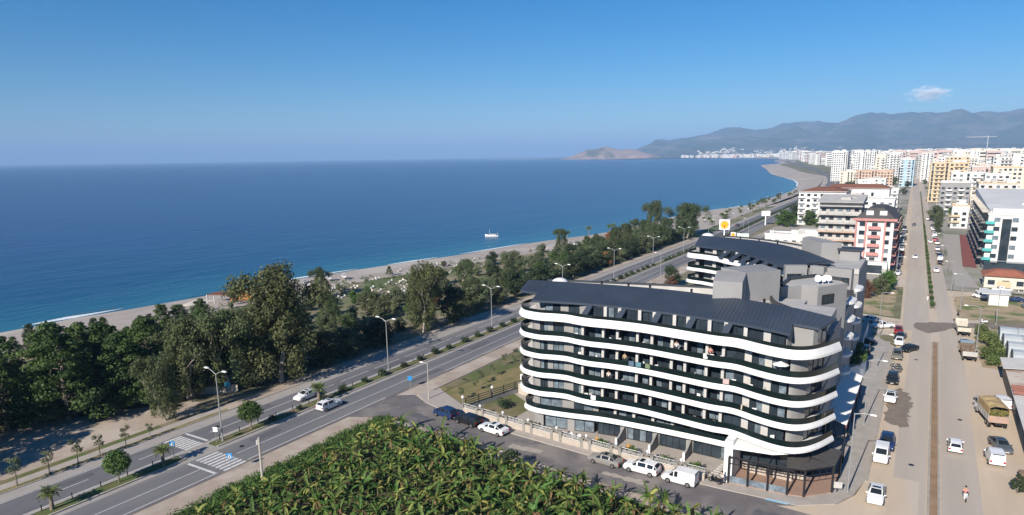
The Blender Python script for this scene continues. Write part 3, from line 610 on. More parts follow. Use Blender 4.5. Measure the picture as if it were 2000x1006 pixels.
# half-round white balconies down the right-hand side
for y, zs in ((116.5, (5.55, 8.4, 11.25, 14.1, 16.95)), (128, (8.4, 11.25, 14.1, 16.95))):
    for z in zs:
        pts = [(-9.7, y + 2.8, 0)] + [(-9.6 + 1.15 * math.sin(a), y - 2.3 * math.cos(a) + .2, 0) for a in [math.pi * (1 - i / 8) for i in range(9)]] + [(-9.7, y - 2.4, 0)]
        mb = MB(); mb.prism([(p[0], p[1]) for p in pts[::-1]], z, z + .45); mb.build('balcony_band', MT['band'], HW)
# ---- rear block
TOWER2 = [(-21.5, 147.3), (-17.2, 142.0), (-13.8, 143.5), (-20.3, 149.0)]
HR = thing('hotel', (0, 0, 0), 'rear hotel block behind the first roof, white balcony bands on its left end', 'hotel')
RP = cr([(a, b, 0) for a, b in [(-43, 163), (-46.2, 158), (-47.0, 154.4), (-45.8, 152.2), (-42.5, 151.0), (-39, 149.2), (-35.8, 146.3), (-31, 143.4), (-26.4, 140.0), (-22, 135.2), (-18.8, 129.6)]], .7)
for k, z in enumerate(LV):
    h = 1.05 if k == 5 else .66
    slab(RP, z, h, lip=.2, lean=.22, d_in=.3).build('balcony_band', MT['band'], HR); rl = rail(RP, z + h, .42 if k == 5 else .7).build('glass_rail', MT['rail'], HR); handrail(RP, z + h + (.42 if k == 5 else .7)).build('handrail', MT['dark'], rl)
RW = offset(RP, 2.0); rr = [q for q in RW if q[0] > -46]
for k in range(6):
    z0 = LV[k] + .4; z1 = (LV[k + 1] + .04) if k < 5 else 19.4
    wall(HR, [q for q in RW if q[0] < -43.4 and q[1] > 152][-12:], z0, z1)
    xs_ = [-43.4, -42.6, -40.6, -39.7, -37.8, -36.9, -34.6, -34.0, -31.6, -31.0, -28.6, -28.0, -25.6, -25.0, -22.8]
    for i, (a, b) in enumerate(zip(xs_, xs_[1:])):
        if i % 2 == 0: wall(HR, [at_x(rr, a), at_x(rr, b)], z0, z1, 'col', .4)
        else: window(HR, at_x(rr, a), at_x(rr, b), z0, z1, 2, curtain=.3)
mb = MB(); mb.prism([(-42, 160), (-43, 154.5), (-38, 152.6), (-30, 147.5), (-22, 139), (-17.2, 131.5), (-9.6, 131.5), (-9.6, 150), (-20, 156), (-36, 166)], 0, 19); mb.build('core', MT['grey'], HR)
E2 = [(-45.2, 154.0), (-40.2, 151.5), (-35.6, 149.0), (-31.5, 144.8), (-28.3, 140.4), (-25, 135.4), (-21.9, 130.7)]
R2 = [(-45.8, 160.5), (-41.8, 159.6), (-38, 158.3), (-33.6, 156.6), (-29.3, 153.9), (-24.2, 148.8), (-19.4, 141.6)]
rf = roof(HR, E2, R2, ends=[[(-21.85, 130.8, 19.57), (-17.6, 134.6, 20.1), (-13.6, 131.5, 20.95), (-19.4, 141.6, 21.15)]])
for x in (-36.4, -33.6, -31.0, -28.6, -26.2, -23.8):
    e = at_x(E2, x); mb = MB(); mb.prism([(x - 1.9, e[1] - 1.4), (x - .9, e[1] - 2.3), (x + .5, e[1] - .6), (x - .4, e[1] + .5)], [17.9, 17.9, 19.0, 19.0], [18.1, 18.1, 19.3, 19.3]); mb.build('sloping_fin', MT['roof'], rf)
mb = MB(); mb.prism([(-45.8, 160.3), (-38, 158.1), (-29.3, 153.7), (-19.4, 141.4), (-13.4, 131.5), (-9.6, 131.5), (-9.6, 146), (-22, 158), (-36, 166)], 18.9, 19.95); mb.build('flat_roof', MT['greyw'], HR)
bp2 = cr([(a, b, 0) for a, b in [(-45.8, 163.5), (-38, 163.4), (-30, 159.6), (-22, 153)]], 1.5); wall(HR, bp2, 19.9, 20.7, 'greyw', .3, 'parapet'); wall(HR, offset(bp2, -.08), 20.7, 20.95, 'coping', .5, 'coping')
MB().ball((-44.6, 162.2, 20.7), 1.5, sz=.6, seg=14, rings=8).build('roof_dome', MT['band'], HR, smooth=True)
mb = MB(); mb.prism(TOWER2, 19, [23.2, 23.0, 23.0, 23.4]); mb.build('lift_tower', MT['grey'], HR)
MB().box(-12.2, 144, 19, 3.4, 4, 2.8).build('stair_head', MT['grey'], HR); MB().box(-12.2, 143.8, 21.8, 4.4, 4.6, .2).build('coping', MT['coping'], HR)
for (p, q) in (((-21.4, 129.9), (-18.0, 131.6)), ((-17.6, 131.9), (-15.2, 131.0)), ((-14.6, 130.7), (-10.6, 130.0))):
    wall(HR, [p, q], 16.4, 20.0, 'grey', 1.2); window(HR, (p[0] + .3, p[1] - .02), (q[0] - .3, q[1] - .02), 17.2, 18.5, 3, inset=-.06, curtain=.15)
mb = MB(); mb.prism([(-18.6, 126.6), (-17.6, 131.0), (-10, 129.6), (-9.6, 125)], 14, [16.5, 16.5, 16.5, 16.5]); mb.build('lower_roof', MT['coping'], HR)
for x, y in ((-40, 159.2), (-36, 157.8), (-31.5, 155.4), (-27, 152)):
    mb = MB(); mb.tube((x, y, 20.9), (x, y, 21.4), .16, .16, 8); mb.tube((x, y, 21.4), (x, y, 21.55), .24, .1, 8); mb.build('roof_vent', MT['dark'], rf)
# ---- corrugated awning, ramp wall and planting on the right
AW = thing('awning', (0, 0, 0), 'white corrugated lean-to awning along the right side of the hotel', 'awning')
mb = MB(); n_ = 60
for i in range(n_):
    y = 97 + 24 * i / n_; w = 24 / n_; mb.prism([(-10.4, y), (-6.9, y), (-6.9, y + w * .55), (-10.4, y + w * .55)], [5.0, 3.9, 3.9, 5.0], [5.13, 4.03, 4.03, 5.13]); mb.prism([(-10.4, y + w * .55), (-6.9, y + w * .55), (-6.9, y + w), (-10.4, y + w)], [5.0, 3.9, 3.9, 5.0], [5.07, 3.97, 3.97, 5.07])
mb.build('corrugated_sheet', MT['band'], AW); MB().box(-6.95, 109, 3.55, .12, 24, .4).build('gutter', M('red_fascia', (.30, .08, .06), None, 1), AW)
for y in (97.4, 103, 109, 115, 120.6): MB().box(-7.1, y, 0, .16, .16, 3.7).build('post', MT['dark'], AW)
mb = MB(); mb.box(-9.2, 109, 0, .4, 23.6, 3.6); mb.build('glazing', MT['glass'], AW)
RWL = thing('ramp_wall', (0, 0, 0), 'curved cream ramp wall with planted bed beside the hotel', 'ramp wall')
rp = cr([(a, b, 0) for a, b in [(-10.2, 126), (-8.2, 130.5), (-7.4, 136), (-8.4, 141), (-9.2, 150), (-9.4, 168)]], 1.2); wall(RWL, rp, 0, 3.1, 'white', .35); wall(RWL, offset(rp, -.1), 3.1, 3.3, 'pave', .9, 'coping')
# ------------------------------------------------------------------ garden wall, pergola, lamps, signs
MT['cream'] = M('cream_stone', (.47, .41, .34), (.38, .33, .28), .8, .9)
MT['stone'] = M('grey_stone_pillar', (.30, .28, .25), (.20, .19, .17), 3, .9, bump=.3)
MT['lamp'] = M('galvanised_pole', (.34, .34, .34), (.30, .30, .30), 2, .5, .3)
MT['conc'] = M('concrete_pole', (.46, .42, .37), (.38, .35, .31), 1.5, .9)
MT['wood'] = M('weathered_timber', (.26, .19, .13), (.18, .13, .09), 3, .9)
MT['blue'] = M('sign_blue', (.03, .24, .52), (.03, .20, .45), 3, .5)
MT['tile'] = M('terracotta_tile', (.36, .235, .175), (.31, .20, .15), 1.2, .8)
GW = thing('garden_wall', (0, 0, 0), 'cream garden wall with white lattice panels and grey pillars along the side street', 'wall')
PX = [(-60.6, 83.4), (-57.9, 83.0), (-56.3, 82.9), (-53.5, 82.6), (-51.5, 82.3), (-48.6, 81.9), (-46.8, 81.6), (-43.6, 81.1), (-41.7, 80.9), (-38.6, 80.4), (-36.9, 80.3), (-34.0, 80.0), (-32.3, 79.9), (-29.5, 79.5), (-27.7, 79.4), (-24.8, 79.1), (-23.2, 79.2), (-20.9, 79.1)]
GA, GB = Vector((-60.6, 83.5)), Vector((-20.8, 79.3))
def gpt(x):
    t = (x + 60.6) / 39.8; return (x, 83.5 - 4.2 * t - .55 * math.sin(math.pi * t))
for i in range(0, len(PX), 2):
    a, b = gpt(PX[i][0]), gpt(PX[i + 1][0]); nx_ = gpt(PX[i + 2][0]) if i + 2 < len(PX) else None
    wall(GW, [a, b], .1, .95, 'cream', .3, 'base_wall')
    fr = MB(); va, vb = Vector((*a, 0)), Vector((*b, 0)); ln = (vb - va).length; t = (vb - va) / ln
    def P3(s, z): q = va + t * s + Vector((-t.y, t.x, 0)) * .15; return (q.x, q.y, z)
    for z in (.98, 1.72): fr.tube(P3(0, z), P3(ln, z), .03, n=4)
    lp = fr.build('lattice_panel', MT['white'], GW); lt = MB(); q = 0.0; R = random.Random(i)
    while q < ln - .2:
        h0, h1 = 1.0 + R.random() * .15, 1.7 - R.random() * .15; w_ = .26 + R.random() * .2
        lt.path([P3(q, h0), P3(min(ln, q + w_ * .7), (h0 + h1) / 2), P3(min(ln, q + w_), h1)], [.028, .045, .028], 4); lt.path([P3(min(ln, q + w_ * .8), h0), P3(q + w_ * .2, h1 - .15)], [.03, .04], 4); q += w_ * .62
    tag(lt.build('lattice_leaves', MT['greyw'], lp), kind='stuff')
    if nx_:
        for k in (0, 1):
            xq = b[0] + .2 if k == 0 else nx_[0] - .2; y_ = gpt(xq)[1]; MB().box(xq, y_ + .15, .1, .42, .46, 1.5).build('pillar', MT['stone'], GW)
        mx = (b[0] + nx_[0]) / 2; wall(GW, [gpt(b[0] + .4), gpt(nx_[0] - .4)], .1, 1.25, 'cream', .3, 'base_wall'); wall(GW, [gpt(b[0] + .1), gpt(nx_[0] - .1)], 1.6, 1.68, 'stone', .5, 'coping')
        g = MB(); g.tube((mx, gpt(mx)[1] + .2, 1.68), (mx, gpt(mx)[1] + .2, 1.85), .05); g.build('lamp_base', MT['white'], GW); MB().ball((mx, gpt(mx)[1] + .2, 2.05), .22).build('lamp_globe', MT['band'], GW, smooth=True)
FN = thing('side_fence', (0, 0, 0), 'dark slatted fence on a grey wall down the left of the hotel garden', 'fence')
fp = [(-60.6, 84.2), (-58.6, 92.5), (-56.0, 103), (-54.5, 120)]
wall(FN, fp, .1, 1.0, 'grey', .25)
for a, b in zip(fp, fp[1:]):
    n_ = int((Vector(b) - Vector(a)).length / 2.6)
    for i in range(n_):
        p = Vector(a).lerp(Vector(b), i / n_); q = Vector(a).lerp(Vector(b), (i + 1) / n_); MB().box(p.x, p.y, .9, .1, .1, 1.5).build('post', MT['dark'], FN)
        for z in (1.15, 1.5, 1.85, 2.2): MB().tube((p.x, p.y, z), (q.x, q.y, z), .07, n=4).build('slat', MT['coping'], FN)
t_ = thing('garden_cross_wall', (0, 0, 0), 'low cream stone wall between the side fence and the hotel corner', 'wall'); wall(t_, [(-57.6, 95.6), (-50.6, 93.6)], .1, 2.0, 'cream', .35, 'stonework'); wall(t_, [(-57.6, 95.5), (-50.6, 93.5)], 2.0, 2.12, 'stone', .55, 'coping')
for i, (p, lb) in enumerate((((-60.9, 83.9), 'white globe lamp on a short post at the garden corner'), ((-59.4, 90.2), 'white globe lamp on a post halfway along the dark side fence'))):
    g = thing('globe_lamp', (*p, .1), lb, 'lamp'); MB().tube((0, 0, 0), (0, 0, 2.3), .07).build('post', MT['lamp'], g); MB().ball((0, 0, 2.5), .26).build('globe', MT['band'], g, smooth=True)
g = thing('notice_board', (-57.3, 97.5, .1), 'white board on a post above the dark side fence', 'board'); MB().box(0, 0, 0, .2, .2, 2.2).build('post', MT['conc'], g); MB().box(0, 0, 2.0, 1.7, .3, 1.0, .5).build('panel', MT['white'], g)

# corner pergola
PG = thing('pergola', (0, 0, 0), 'black steel pergola over a tiled terrace at the hotel corner', 'pergola')
tp = [(-18.2, 80.2), (-15.9, 80.25), (-13.6, 80.35), (-11.4, 80.45), (-9.6, 80.9), (-6.9, 83.7), (-6.6, 88.2), (-6.7, 93)]
mb = MB(); mb.prism(tp + [(-9.6, 93), (-9.6, 86), (-18.2, 85.4)], .12, .26); mb.build('terrace_floor', MT['tile'], PG)
for i, (x, y) in enumerate(tp): MB().box(x, y, .2, .24, .24, 3.4).build('post', MT['dark'], PG)
for a, b in zip(tp, tp[1:]):
    for z, r in ((3.55, .13), (2.75, .07)): MB().tube((*a, z), (*b, z), r, n=4).build('beam', MT['dark'], PG)
    if a[0] < -9:
        q = [Vector((*a, 0)).lerp(Vector((*b, 0)), k / 4) for k in range(5)]; mb = MB()
        for v in q[1:-1]: mb.tube((v.x, v.y, 2.75), (v.x, v.y, 3.5), .03, n=4)
        mb.build('infill_bars', MT['dark'], PG)
for x, y in tp[:5]: MB().tube((x, y, 3.58), (x + .1, 85.2, 3.9), .1, n=4).build('rafter', MT['dark'], PG)
for x, y in tp[5:]: MB().tube((x, y, 3.58), (-9.5, y + .4, 3.9), .1, n=4).build('rafter', MT['dark'], PG)
MB().tube((-18.2, 84.9, 3.9), (-9.6, 85.1, 3.9), .1, n=4).build('beam', MT['dark'], PG)
mb = MB(); mb.prism([(-11.6, 80.3), (-9.6, 80.75), (-6.75, 83.6), (-6.5, 88.3), (-9.4, 88), (-12.2, 84.5)], [3.68, 3.68, 3.68, 3.68, 4.0, 4.0], [3.74, 3.74, 3.74, 3.74, 4.06, 4.06]); mb.build('canopy', M('charcoal_canopy', (.085, .08, .077), (.07, .066, .064), 1, .8), PG)
for a, b in zip(tp[:4], tp[1:4]): wall(PG, [(a[0] + .15, a[1]), (b[0] - .15, b[1])], .26, 1.1, 'glass2', .03, 'glass_screen')
wall(PG, [(-17.8, 85.2), (-10.2, 85.2)], .26, 1.0, 'cream', .3, 'planter')
for x in (-15.6, -12.6): MB().box(x, 84.6, .26, 2.2, .9, .75).build('planter', MT['cream'], PG)
# stair and rail at the white pier
g = thing('entrance_stair', (0, 0, 0), 'grey railed stair beside the white entrance pier', 'stair')
for i in range(7): MB().box(-20.2 + i * .2, 81.2 + i * .35, .14, 1.3, .36, .18 * (i + 1)).build('step', MT['pave2'], g)
for dx in (-.6, .6): mb = MB(); mb.tube((-20.2 + dx, 81.1, 1.1), (-18.9 + dx, 83.5, 2.3), .04); mb.tube((-20.2 + dx, 81.1, .2), (-20.2 + dx, 81.1, 1.1), .03); mb.tube((-18.9 + dx, 83.5, 1.4), (-18.9 + dx, 83.5, 2.3), .03); mb.build('handrail', MT['lamp'], g)

# street lamps
def double_lamp(loc, label, h=10.8, group='lamps down the highway median'):
    g = thing('street_lamp', loc, label, 'street lamp', group)
    mb = MB(); mb.path([(0, 0, 0), (0, 0, h - .6)], [.11, .065], 8); mb.tube((0, 0, 0), (0, 0, .35), .18, .16, 8); mb.build('pole', MT['lamp'], g)
    for s in (-1, 1):
        mb = MB(); mb.path([(0, 0, h - .7), (s * .9, 0, h - .25), (s * 1.7, 0, h)], [.06, .05, .05], 6); a = mb.build('arm', MT['lamp'], g)
        MB().box(s * 2.0, 0, h - .05, .85, .32, .16, top=.7).build('lamp_head', MT['white'], a)
    return g
NM = ['nearest', 'second', 'third', 'fourth', 'fifth', 'sixth', 'seventh', 'eighth', 'ninth', 'tenth', 'eleventh', 'twelfth']
for i in range(10): double_lamp((-84.85 + hx(57.3 + 36 * i), 57.3 + 36 * i, .15), 'double-armed grey street lamp in the highway median, %s from the crossing' % NM[i])
def single_lamp(loc, label, rot=0., h=10., arm=1.7, group='lamps along the town road', mat='lamp'):
    g = thing('street_lamp', loc, label, 'street lamp', group, rot)
    mb = MB(); mb.path([(0, 0, 0), (0, 0, h)], [.1, .055], 8); mb.tube((0, 0, 0), (0, 0, .3), .16, .15, 8); mb.build('pole', MT[mat], g)
    mb = MB(); mb.path([(0, 0, h - .1), (arm * .5, 0, h + .1), (arm, 0, h + .12)], [.05, .045, .04], 6); a = mb.build('arm', MT[mat], g); MB().box(arm + .25, 0, h + .05, .7, .28, .14, top=.7).build('lamp_head', MT['white'], a)
    return g
single_lamp((-5.3, 84.8, .14), 'grey street lamp on the pavement corner beside the pergola'); single_lamp((-5.5, 109, .14), 'grey street lamp on the pavement beside the corrugated awning'); single_lamp((-5.9, 140.7, .14), 'grey street lamp among the parking bays right of the hotel', h=6.5)
single_lamp((-7.2, 164.5, .14), 'grey street lamp at the far end of the hotel pavement'); single_lamp((10.1, 155.8, .06), 'grey street lamp on the right verge beside the parked trucks', math.pi, 10.4, 2.2)
single_lamp((8.9, 205, .06), 'grey street lamp standing in the weedy right-hand plot', math.pi, 9); single_lamp((15.5, 190, .06), 'grey street lamp beside the wet track on the right', math.pi, 9)
for i in range(3):
    single_lamp((-5.9 + rx(232 + i * 33), 232 + i * 33, .06), 'grey street lamp on the left side of the town road, %s beyond the junction' % NM[i + 1], h=9)
    single_lamp((8.4 + rx(228 + i * 38), 228 + i * 38, .06), 'grey street lamp on the right side of the town road, %s beyond the plot' % NM[i + 1], math.pi, 9)
g = single_lamp((-69.5, 86.0, .1), 'concrete lamp pole at the mouth of the side street', math.pi, 6.2, 1.0, 'poles at the side street', 'conc')
g = thing('utility_pole', (-68.6, 51.2, 0), 'pale timber utility pole at the edge of the banana plantation', 'pole'); MB().path([(0, 0, 0), (.05, 0, 6.4)], [.17, .12], 8).build('pole', MT['conc'], g); MB().box(-.2, 0, 5.4, .3, .3, .6).build('junction_box', MT['greyw'], g)
for i, y in enumerate((420, 470, 520, 580, 650)): single_lamp((-97.5 + hx(y), y, .05), 'slim white lamp on the seaside promenade, %s along' % NM[i], 0, 9, 1.5, 'lamps on the promenade')
for i, (x, y, lb) in enumerate(((-70, 203, 'slim lamp on the verge left of the rear hotel block'), (-72, 330, 'slim lamp beside the yellow emblem sign'))): single_lamp((x, y, .05), lb, math.pi, 10, 1.5)

# signs
def square_sign(loc, label, rot, mat='blue', fig=True, h=2.6, s=.75):
    g = thing('road_sign', loc, label, 'sign', None, rot); MB().tube((0, 0, 0), (0, 0, h), .04).build('post', MT['lamp'], g)
    pn = MB().box(0, -.05, h - s, s, .05, s).build('panel', MT[mat], g)
    if fig:
        mb = MB(); z = h - s; mb.face([(-.28, -.082, z + .1), (.28, -.082, z + .1), (0, -.082, z + .62)]); mb.build('white_triangle', MT['paint'], pn)
        mb = MB(); mb.face([(-.05, -.086, z + .16), (.06, -.086, z + .16), (.08, -.086, z + .36), (-.04, -.086, z + .36)]); mb.box(.01, -.087, z + .38, .08, .004, .09); mb.face([(-.14, -.086, z + .14), (-.08, -.086, z + .14), (0, -.086, z + .26), (-.04, -.086, z + .28)]); mb.build('walking_figure', MT['dark'], pn)
    return g
square_sign((-85.3, 50.0, .15), 'blue pedestrian crossing sign in the median nearest the viewer', .4); square_sign((-75.3, 51.6, .05), 'blue pedestrian crossing sign on the near verge', .4)
square_sign((-85.0, 56.4, .15), 'white backed sign in the median beyond the crossing', .4, 'white', False, 2.4, .7); square_sign((-76.0, 89, .05), 'small blue sign beside the near lane past the side street', .4, 'blue', False, 2.2, .8)
g = thing('road_sign', (-100.5, 69.9, .05), 'round blue sign under the large eucalyptus', 'sign', None, .5); MB().tube((0, 0, 0), (0, 0, 2.2), .05).build('post', MT['lamp'], g); MB().tube((0, -.05, 2.3), (0, -.1, 2.3), .55, n=16).build('panel', M('sign_teal', (.06, .34, .45), None, 3, .5), g)
# tall forecourt sign with yellow scallop emblem
def emblem_sign(loc, label, h, s, rot, tag_=None):
    g = thing('forecourt_sign', loc, label, 'sign', 'forecourt signs', rot); MB().box(0, 0, 0, .5, .35, h - s).build('post', MT['white'], g)
    pn = MB().box(0, 0, h - s, s, .4, s).build('panel', MT['white'], g); cz = h - s * .52; r = s * .36
    red = M('emblem_red', (.62, .05, .03), None, 1, .5); yel = M('emblem_yellow', (.85, .55, .03), None, 1, .5)
    def fan(k, y): return [(k * r * math.sin(a) * (1 + .05 * math.cos(a * 14)), y, cz + k * r * (math.cos(a) * .92 + .04)) for a in [math.radians(-128 + 256 * i / 40) for i in range(41)]] + [(k * r * .42, y, cz - k * r * .95), (-k * r * .42, y, cz - k * r * .95)]
    mb = MB(); mb.face(fan(1.12, -.212)); mb.build('emblem_outline', red, pn); mb = MB(); mb.face(fan(1.0, -.222)); em = mb.build('emblem', yel, pn)
    mb = MB()
    for i in range(7):
        a = math.radians(-78 + 26 * i); p0 = (0, -.228, cz - r * .78); p1 = (r * .86 * math.sin(a), -.228, cz + r * (math.cos(a) * .8 + .02)); mb.tube(p0, p1, .03 * s / 3, .05 * s / 3, 4)
    mb.build('emblem_rays', red, em)
emblem_sign((-79.5, 316, 0), 'tall white roadside sign with yellow scallop emblem', 10.6, 4.6, .25); emblem_sign((-74.5, 312, 0), 'small low white sign with yellow scallop emblem', 5.4, 2.1, .25)
g = thing('billboard', (-79.0, 404, 0), 'blank white roadside board on a single post', 'billboard'); MB().box(0, 0, 0, .5, .5, 6).build('post', MT['white'], g); MB().box(0, 0, 5.2, 4.6, .4, 2.8, .3).build('panel', MT['white'], g)
g = thing('billboard', (-72.5, 322, 0), 'pale green low hoarding board near the forecourt', 'billboard'); MB().box(-1.6, 0, 0, .2, .2, 2).build('post', MT['dark'], g); MB().box(1.6, 0, 0, .2, .2, 2).build('post', MT['dark'], g); MB().box(0, 0, 1.6, 5.2, .3, 2.4, .25).build('panel', M('pale_green_board', (.6, .7, .64), None, 1), g)
g = thing('sales_board', (-6.4, 84.2, .14), 'small grey board on the corner pavement beside the lamp', 'board', None, .3); MB().box(0, 0, 0, .08, .08, 1.2).build('post', MT['dark'], g); MB().box(0, 0, .5, 1.1, .1, .8).build('panel', MT['greyw'], g)
# ------------------------------------------------------------------ vehicles
def paint(name, c, metal=.2): return M(name, c, tuple(x * .9 for x in c), .5, .28, metal, spec=.5)
PAINT = {'white': paint('white_car_paint', (.78, .78, .78), 0), 'silver': paint('silver_car_paint', (.42, .40, .37), .5), 'black': paint('black_car_paint', (.018, .02, .024)), 'blue': paint('blue_car_paint', (.02, .045, .13)), 'red': paint('red_car_paint', (.28, .03, .03)), 'olive': paint('olive_grey_paint', (.16, .15, .12), 0), 'grey': paint('grey_car_paint', (.16, .17, .18), .4), 'cream': paint('cream_truck_paint', (.62, .57, .48), 0), 'green': paint('dark_green_paint', (.02, .035, .03)), 'teal': paint('pale_blue_paint', (.25, .34, .42), .3)}
CG = glassy('car_glass', (.02, .025, .03), .05, .3, 1, .6); TY = M('tyre_rubber', (.02, .02, .02), None, 5, .9); RIM = M('alloy_rim', (.45, .45, .45), None, 5, .3, .8); HLM = M('headlight_lens', (.75, .77, .8), None, 5, .1); TLM = M('tail_lens', (.4, .015, .01), None, 5, .2)
# stations: y, bottom z, belt z, top z, half-width, top half-width
STY = {
 'sedan': ([(-2.28, .42, .66, .72, .80, .70), (-2.18, .30, .88, .98, .86, .70), (-1.62, .24, .93, 1.03, .89, .70), (-.92, .24, .94, 1.38, .89, .60), (.30, .24, .93, 1.42, .89, .62), (1.10, .24, .90, 1.02, .89, .70), (2.02, .26, .74, .86, .86, .66), (2.30, .36, .58, .64, .76, .60)], (2, 3, 4, 5)),
 'suv': ([(-2.28, .45, .75, .82, .84, .76), (-2.20, .34, 1.02, 1.20, .90, .74), (-1.85, .28, 1.06, 1.58, .92, .66), (-.9, .28, 1.06, 1.66, .92, .68), (.42, .28, 1.04, 1.64, .92, .68), (1.18, .28, 1.02, 1.14, .92, .76), (2.12, .30, .88, 1.0, .90, .72), (2.34, .42, .66, .74, .80, .66)], (1, 2, 4, 5)),
 'hatch': ([(-1.95, .42, .70, .76, .78, .70), (-1.90, .32, .94, 1.05, .84, .68), (-1.5, .25, .96, 1.42, .86, .60), (-.7, .25, .96, 1.50, .86, .62), (.35, .25, .94, 1.48, .86, .62), (1.10, .25, .91, 1.02, .86, .70), (1.80, .27, .76, .87, .83, .64), (2.05, .36, .58, .64, .74, .58)], (1, 2, 4, 5)),
 'van': ([(-2.1, .40, .85, 1.70, .86, .76), (-2.02, .30, .95, 1.82, .90, .78), (-.6, .26, .95, 1.86, .90, .78), (.0, .26, .95, 1.84, .90, .76), (.55, .26, .95, 1.76, .90, .72), (1.25, .26, .95, 1.12, .90, .74), (1.95, .28, .82, .92, .86, .66), (2.15, .38, .6, .68, .76, .6)], (0, 1, 4, 5)),
 'pickup': ([(-2.55, .45, .80, .86, .86, .82), (-2.5, .36, .98, 1.0, .90, .86), (-.55, .32, 1.0, 1.02, .91, .86), (-.42, .32, 1.02, 1.66, .91, .66), (.55, .32, 1.02, 1.68, .91, .68), (1.25, .32, 1.0, 1.12, .91, .76), (2.2, .34, .86, .98, .88, .7), (2.45, .44, .66, .74, .8, .66)], (2, 3, 4, 5)),
}
CARS = {}
def ring(s): y, zb, zl, zt, w, wt = s; zm = zb + (zl - zb) * .5; return [Vector(p) for p in ((-w * .94, y, zb), (-w, y, zm), (-w * .98, y, zl), (-wt, y, zt), (wt, y, zt), (w * .98, y, zl), (w, y, zm), (w * .94, y, zb))]
def proto(style, colr):
    """a parked-away prototype: list of (name, mesh, location, sub-parts)"""
    if (style, colr) in CARS: return CARS[style, colr]
    st, (rw0, rw1, ws0, ws1) = STY[style]; rg = [ring(s) for s in st]; pts = []
    mb = MB(); mb.grid(rg); mb.face(rg[0][::-1]); mb.face(rg[-1]); me = mb.mesh('body', PAINT[colr]); pts.append(('body', me, (0, 0, 0), []))
    def gl(name, q, k=.86, dn=.016):
        c = sum(q, Vector()) / len(q); nr = (q[1] - q[0]).cross(q[2] - q[0]).normalized(); ctr = Vector((0, 0, .8))
        if nr.dot(c - ctr) < 0: nr = -nr
        g = MB(); g.face([c + (p - c) * k + nr * dn for p in q]); pts.append((name, g.mesh(name, CG), (0, 0, 0), []))
    gl('windscreen', [rg[ws0][3], rg[ws0][4], rg[ws1][4], rg[ws1][3]]); gl('rear_window', [rg[rw0][3], rg[rw0][4], rg[rw1][4], rg[rw1][3]])
    a0 = 3 if style == 'van' else rw0
    for i in range(a0, ws1):
        if style == 'sedan' and False: continue
        for a, b in ((2, 3), (5, 4)): gl('side_window', [rg[i][a], rg[i][b], rg[i + 1][b], rg[i + 1][a]], .80)
    if style in ('suv', 'sedan'): gl('sunroof', [rg[3][3].lerp(rg[4][3], .35), rg[3][4].lerp(rg[4][4], .35), rg[4][4].lerp(rg[3][4], .05), rg[4][3].lerp(rg[3][3], .05)], .72)
    w, rr = st[3][4], .34 if style in ('suv', 'van', 'pickup') else .31
    tm = MB().tube((-.11, 0, 0), (.11, 0, 0), rr, n=14).mesh('wheel', TY); rm = MB().tube((-.12, 0, 0), (.12, 0, 0), rr * .62, n=10).mesh('rim', RIM)
    yw = st[-1][0] - .88; yr = st[0][0] + .85
    for x in (-w + .06, w - .06):
        for y in (yr, yw): pts.append(('wheel', tm, (x, y, rr), [('rim', rm)]))
    hl = MB().box(0, 0, 0, .34, .10, .14).mesh('headlight', HLM); tl = MB().box(0, 0, 0, .26, .08, .24).mesh('tail_light', TLM); mr = MB().box(0, 0, 0, .2, .12, .14).mesh('mirror', PAINT[colr])
    for s in (-1, 1):
        pts.append(('headlight', hl, (s * (w - .28), st[-2][0] + .16, st[-1][2] - .05), [])); pts.append(('tail_light', tl, (s * (w - .18), st[0][0] + .02, st[1][2] - .28), [])); pts.append(('mirror', mr, (s * (w + .06), st[ws1][0] - .25, st[ws1][2] + .02), []))
    pl = MB().box(0, st[-1][0] + .01, .42, .5, .03, .12).mesh('number_plate', MT['paint']); pts.append(('number_plate', pl, (0, 0, 0), []))
    CARS[style, colr] = pts; return pts
def car(style, colr, x, y, rot, label, group=None, z=.07, cat='car', name='parked_car', sc=1.0):
    g = thing(name, (x, y, z), label, cat, group, rot, sc)
    for n_, me, loc, subs in proto(style, colr):
        o = put(n_, me, g, loc)
        for sn, sm in subs: put(sn, sm, o)
    return g
PI = math.pi; SA = PI / 2 + .04
G1 = 'cars parked along the side street'; G2 = 'vehicles parked on the left of the town road'; G3 = 'vehicles on the right of the town road'
car('hatch', 'blue', -62.2, 81.0, PI / 2 - .18, 'dark blue car first in line at the side street mouth', G1, sc=1.08)
car('suv', 'black', -57.3, 80.2, PI / 2 - .15, 'black car parked between the blue and the white car', G1); car('sedan', 'white', -52.2, 79.4, PI / 2 - .12, 'low white sports saloon parked by the lattice wall', G1, sc=1.05)
car('sedan', 'silver', -33.6, 77.9, PI / 2 - .06, 'silver beige saloon parked before the hotel terraces', G1); car('suv', 'white', -28.5, 77.9, PI / 2 - .05, 'white estate with black sunroof parked before the hotel', G1); car('van', 'white', -23.4, 77.5, PI / 2 - .05, 'white panel van parked nearest the pergola', G1, cat='van')
car('sedan', 'white', -88.2, 76.2, PI, 'white saloon driving towards the viewer in the far lanes', 'cars on the highway', HZ, name='car'); car('suv', 'white', -81.2, 74.6, 0, 'white hatchback driving away in the near lanes', 'cars on the highway', HZ, name='car', sc=.95)
car('suv', 'black', -88.6, 176, PI, 'black car in the far lanes seen over the hotel roof', 'cars on the highway', HZ, name='car')
for i, (x, y, c, lb) in enumerate(((-90.2, 392, 'black', 'small dark car on the distant far lanes'), (-80.8, 352, 'grey', 'small grey car on the near lanes past the forecourt signs'), (-79, 470, 'white', 'small white car far along the near lanes'))): car('sedan', c, x + hx(y), y, 0, lb, 'cars on the highway', HZ, name='car')
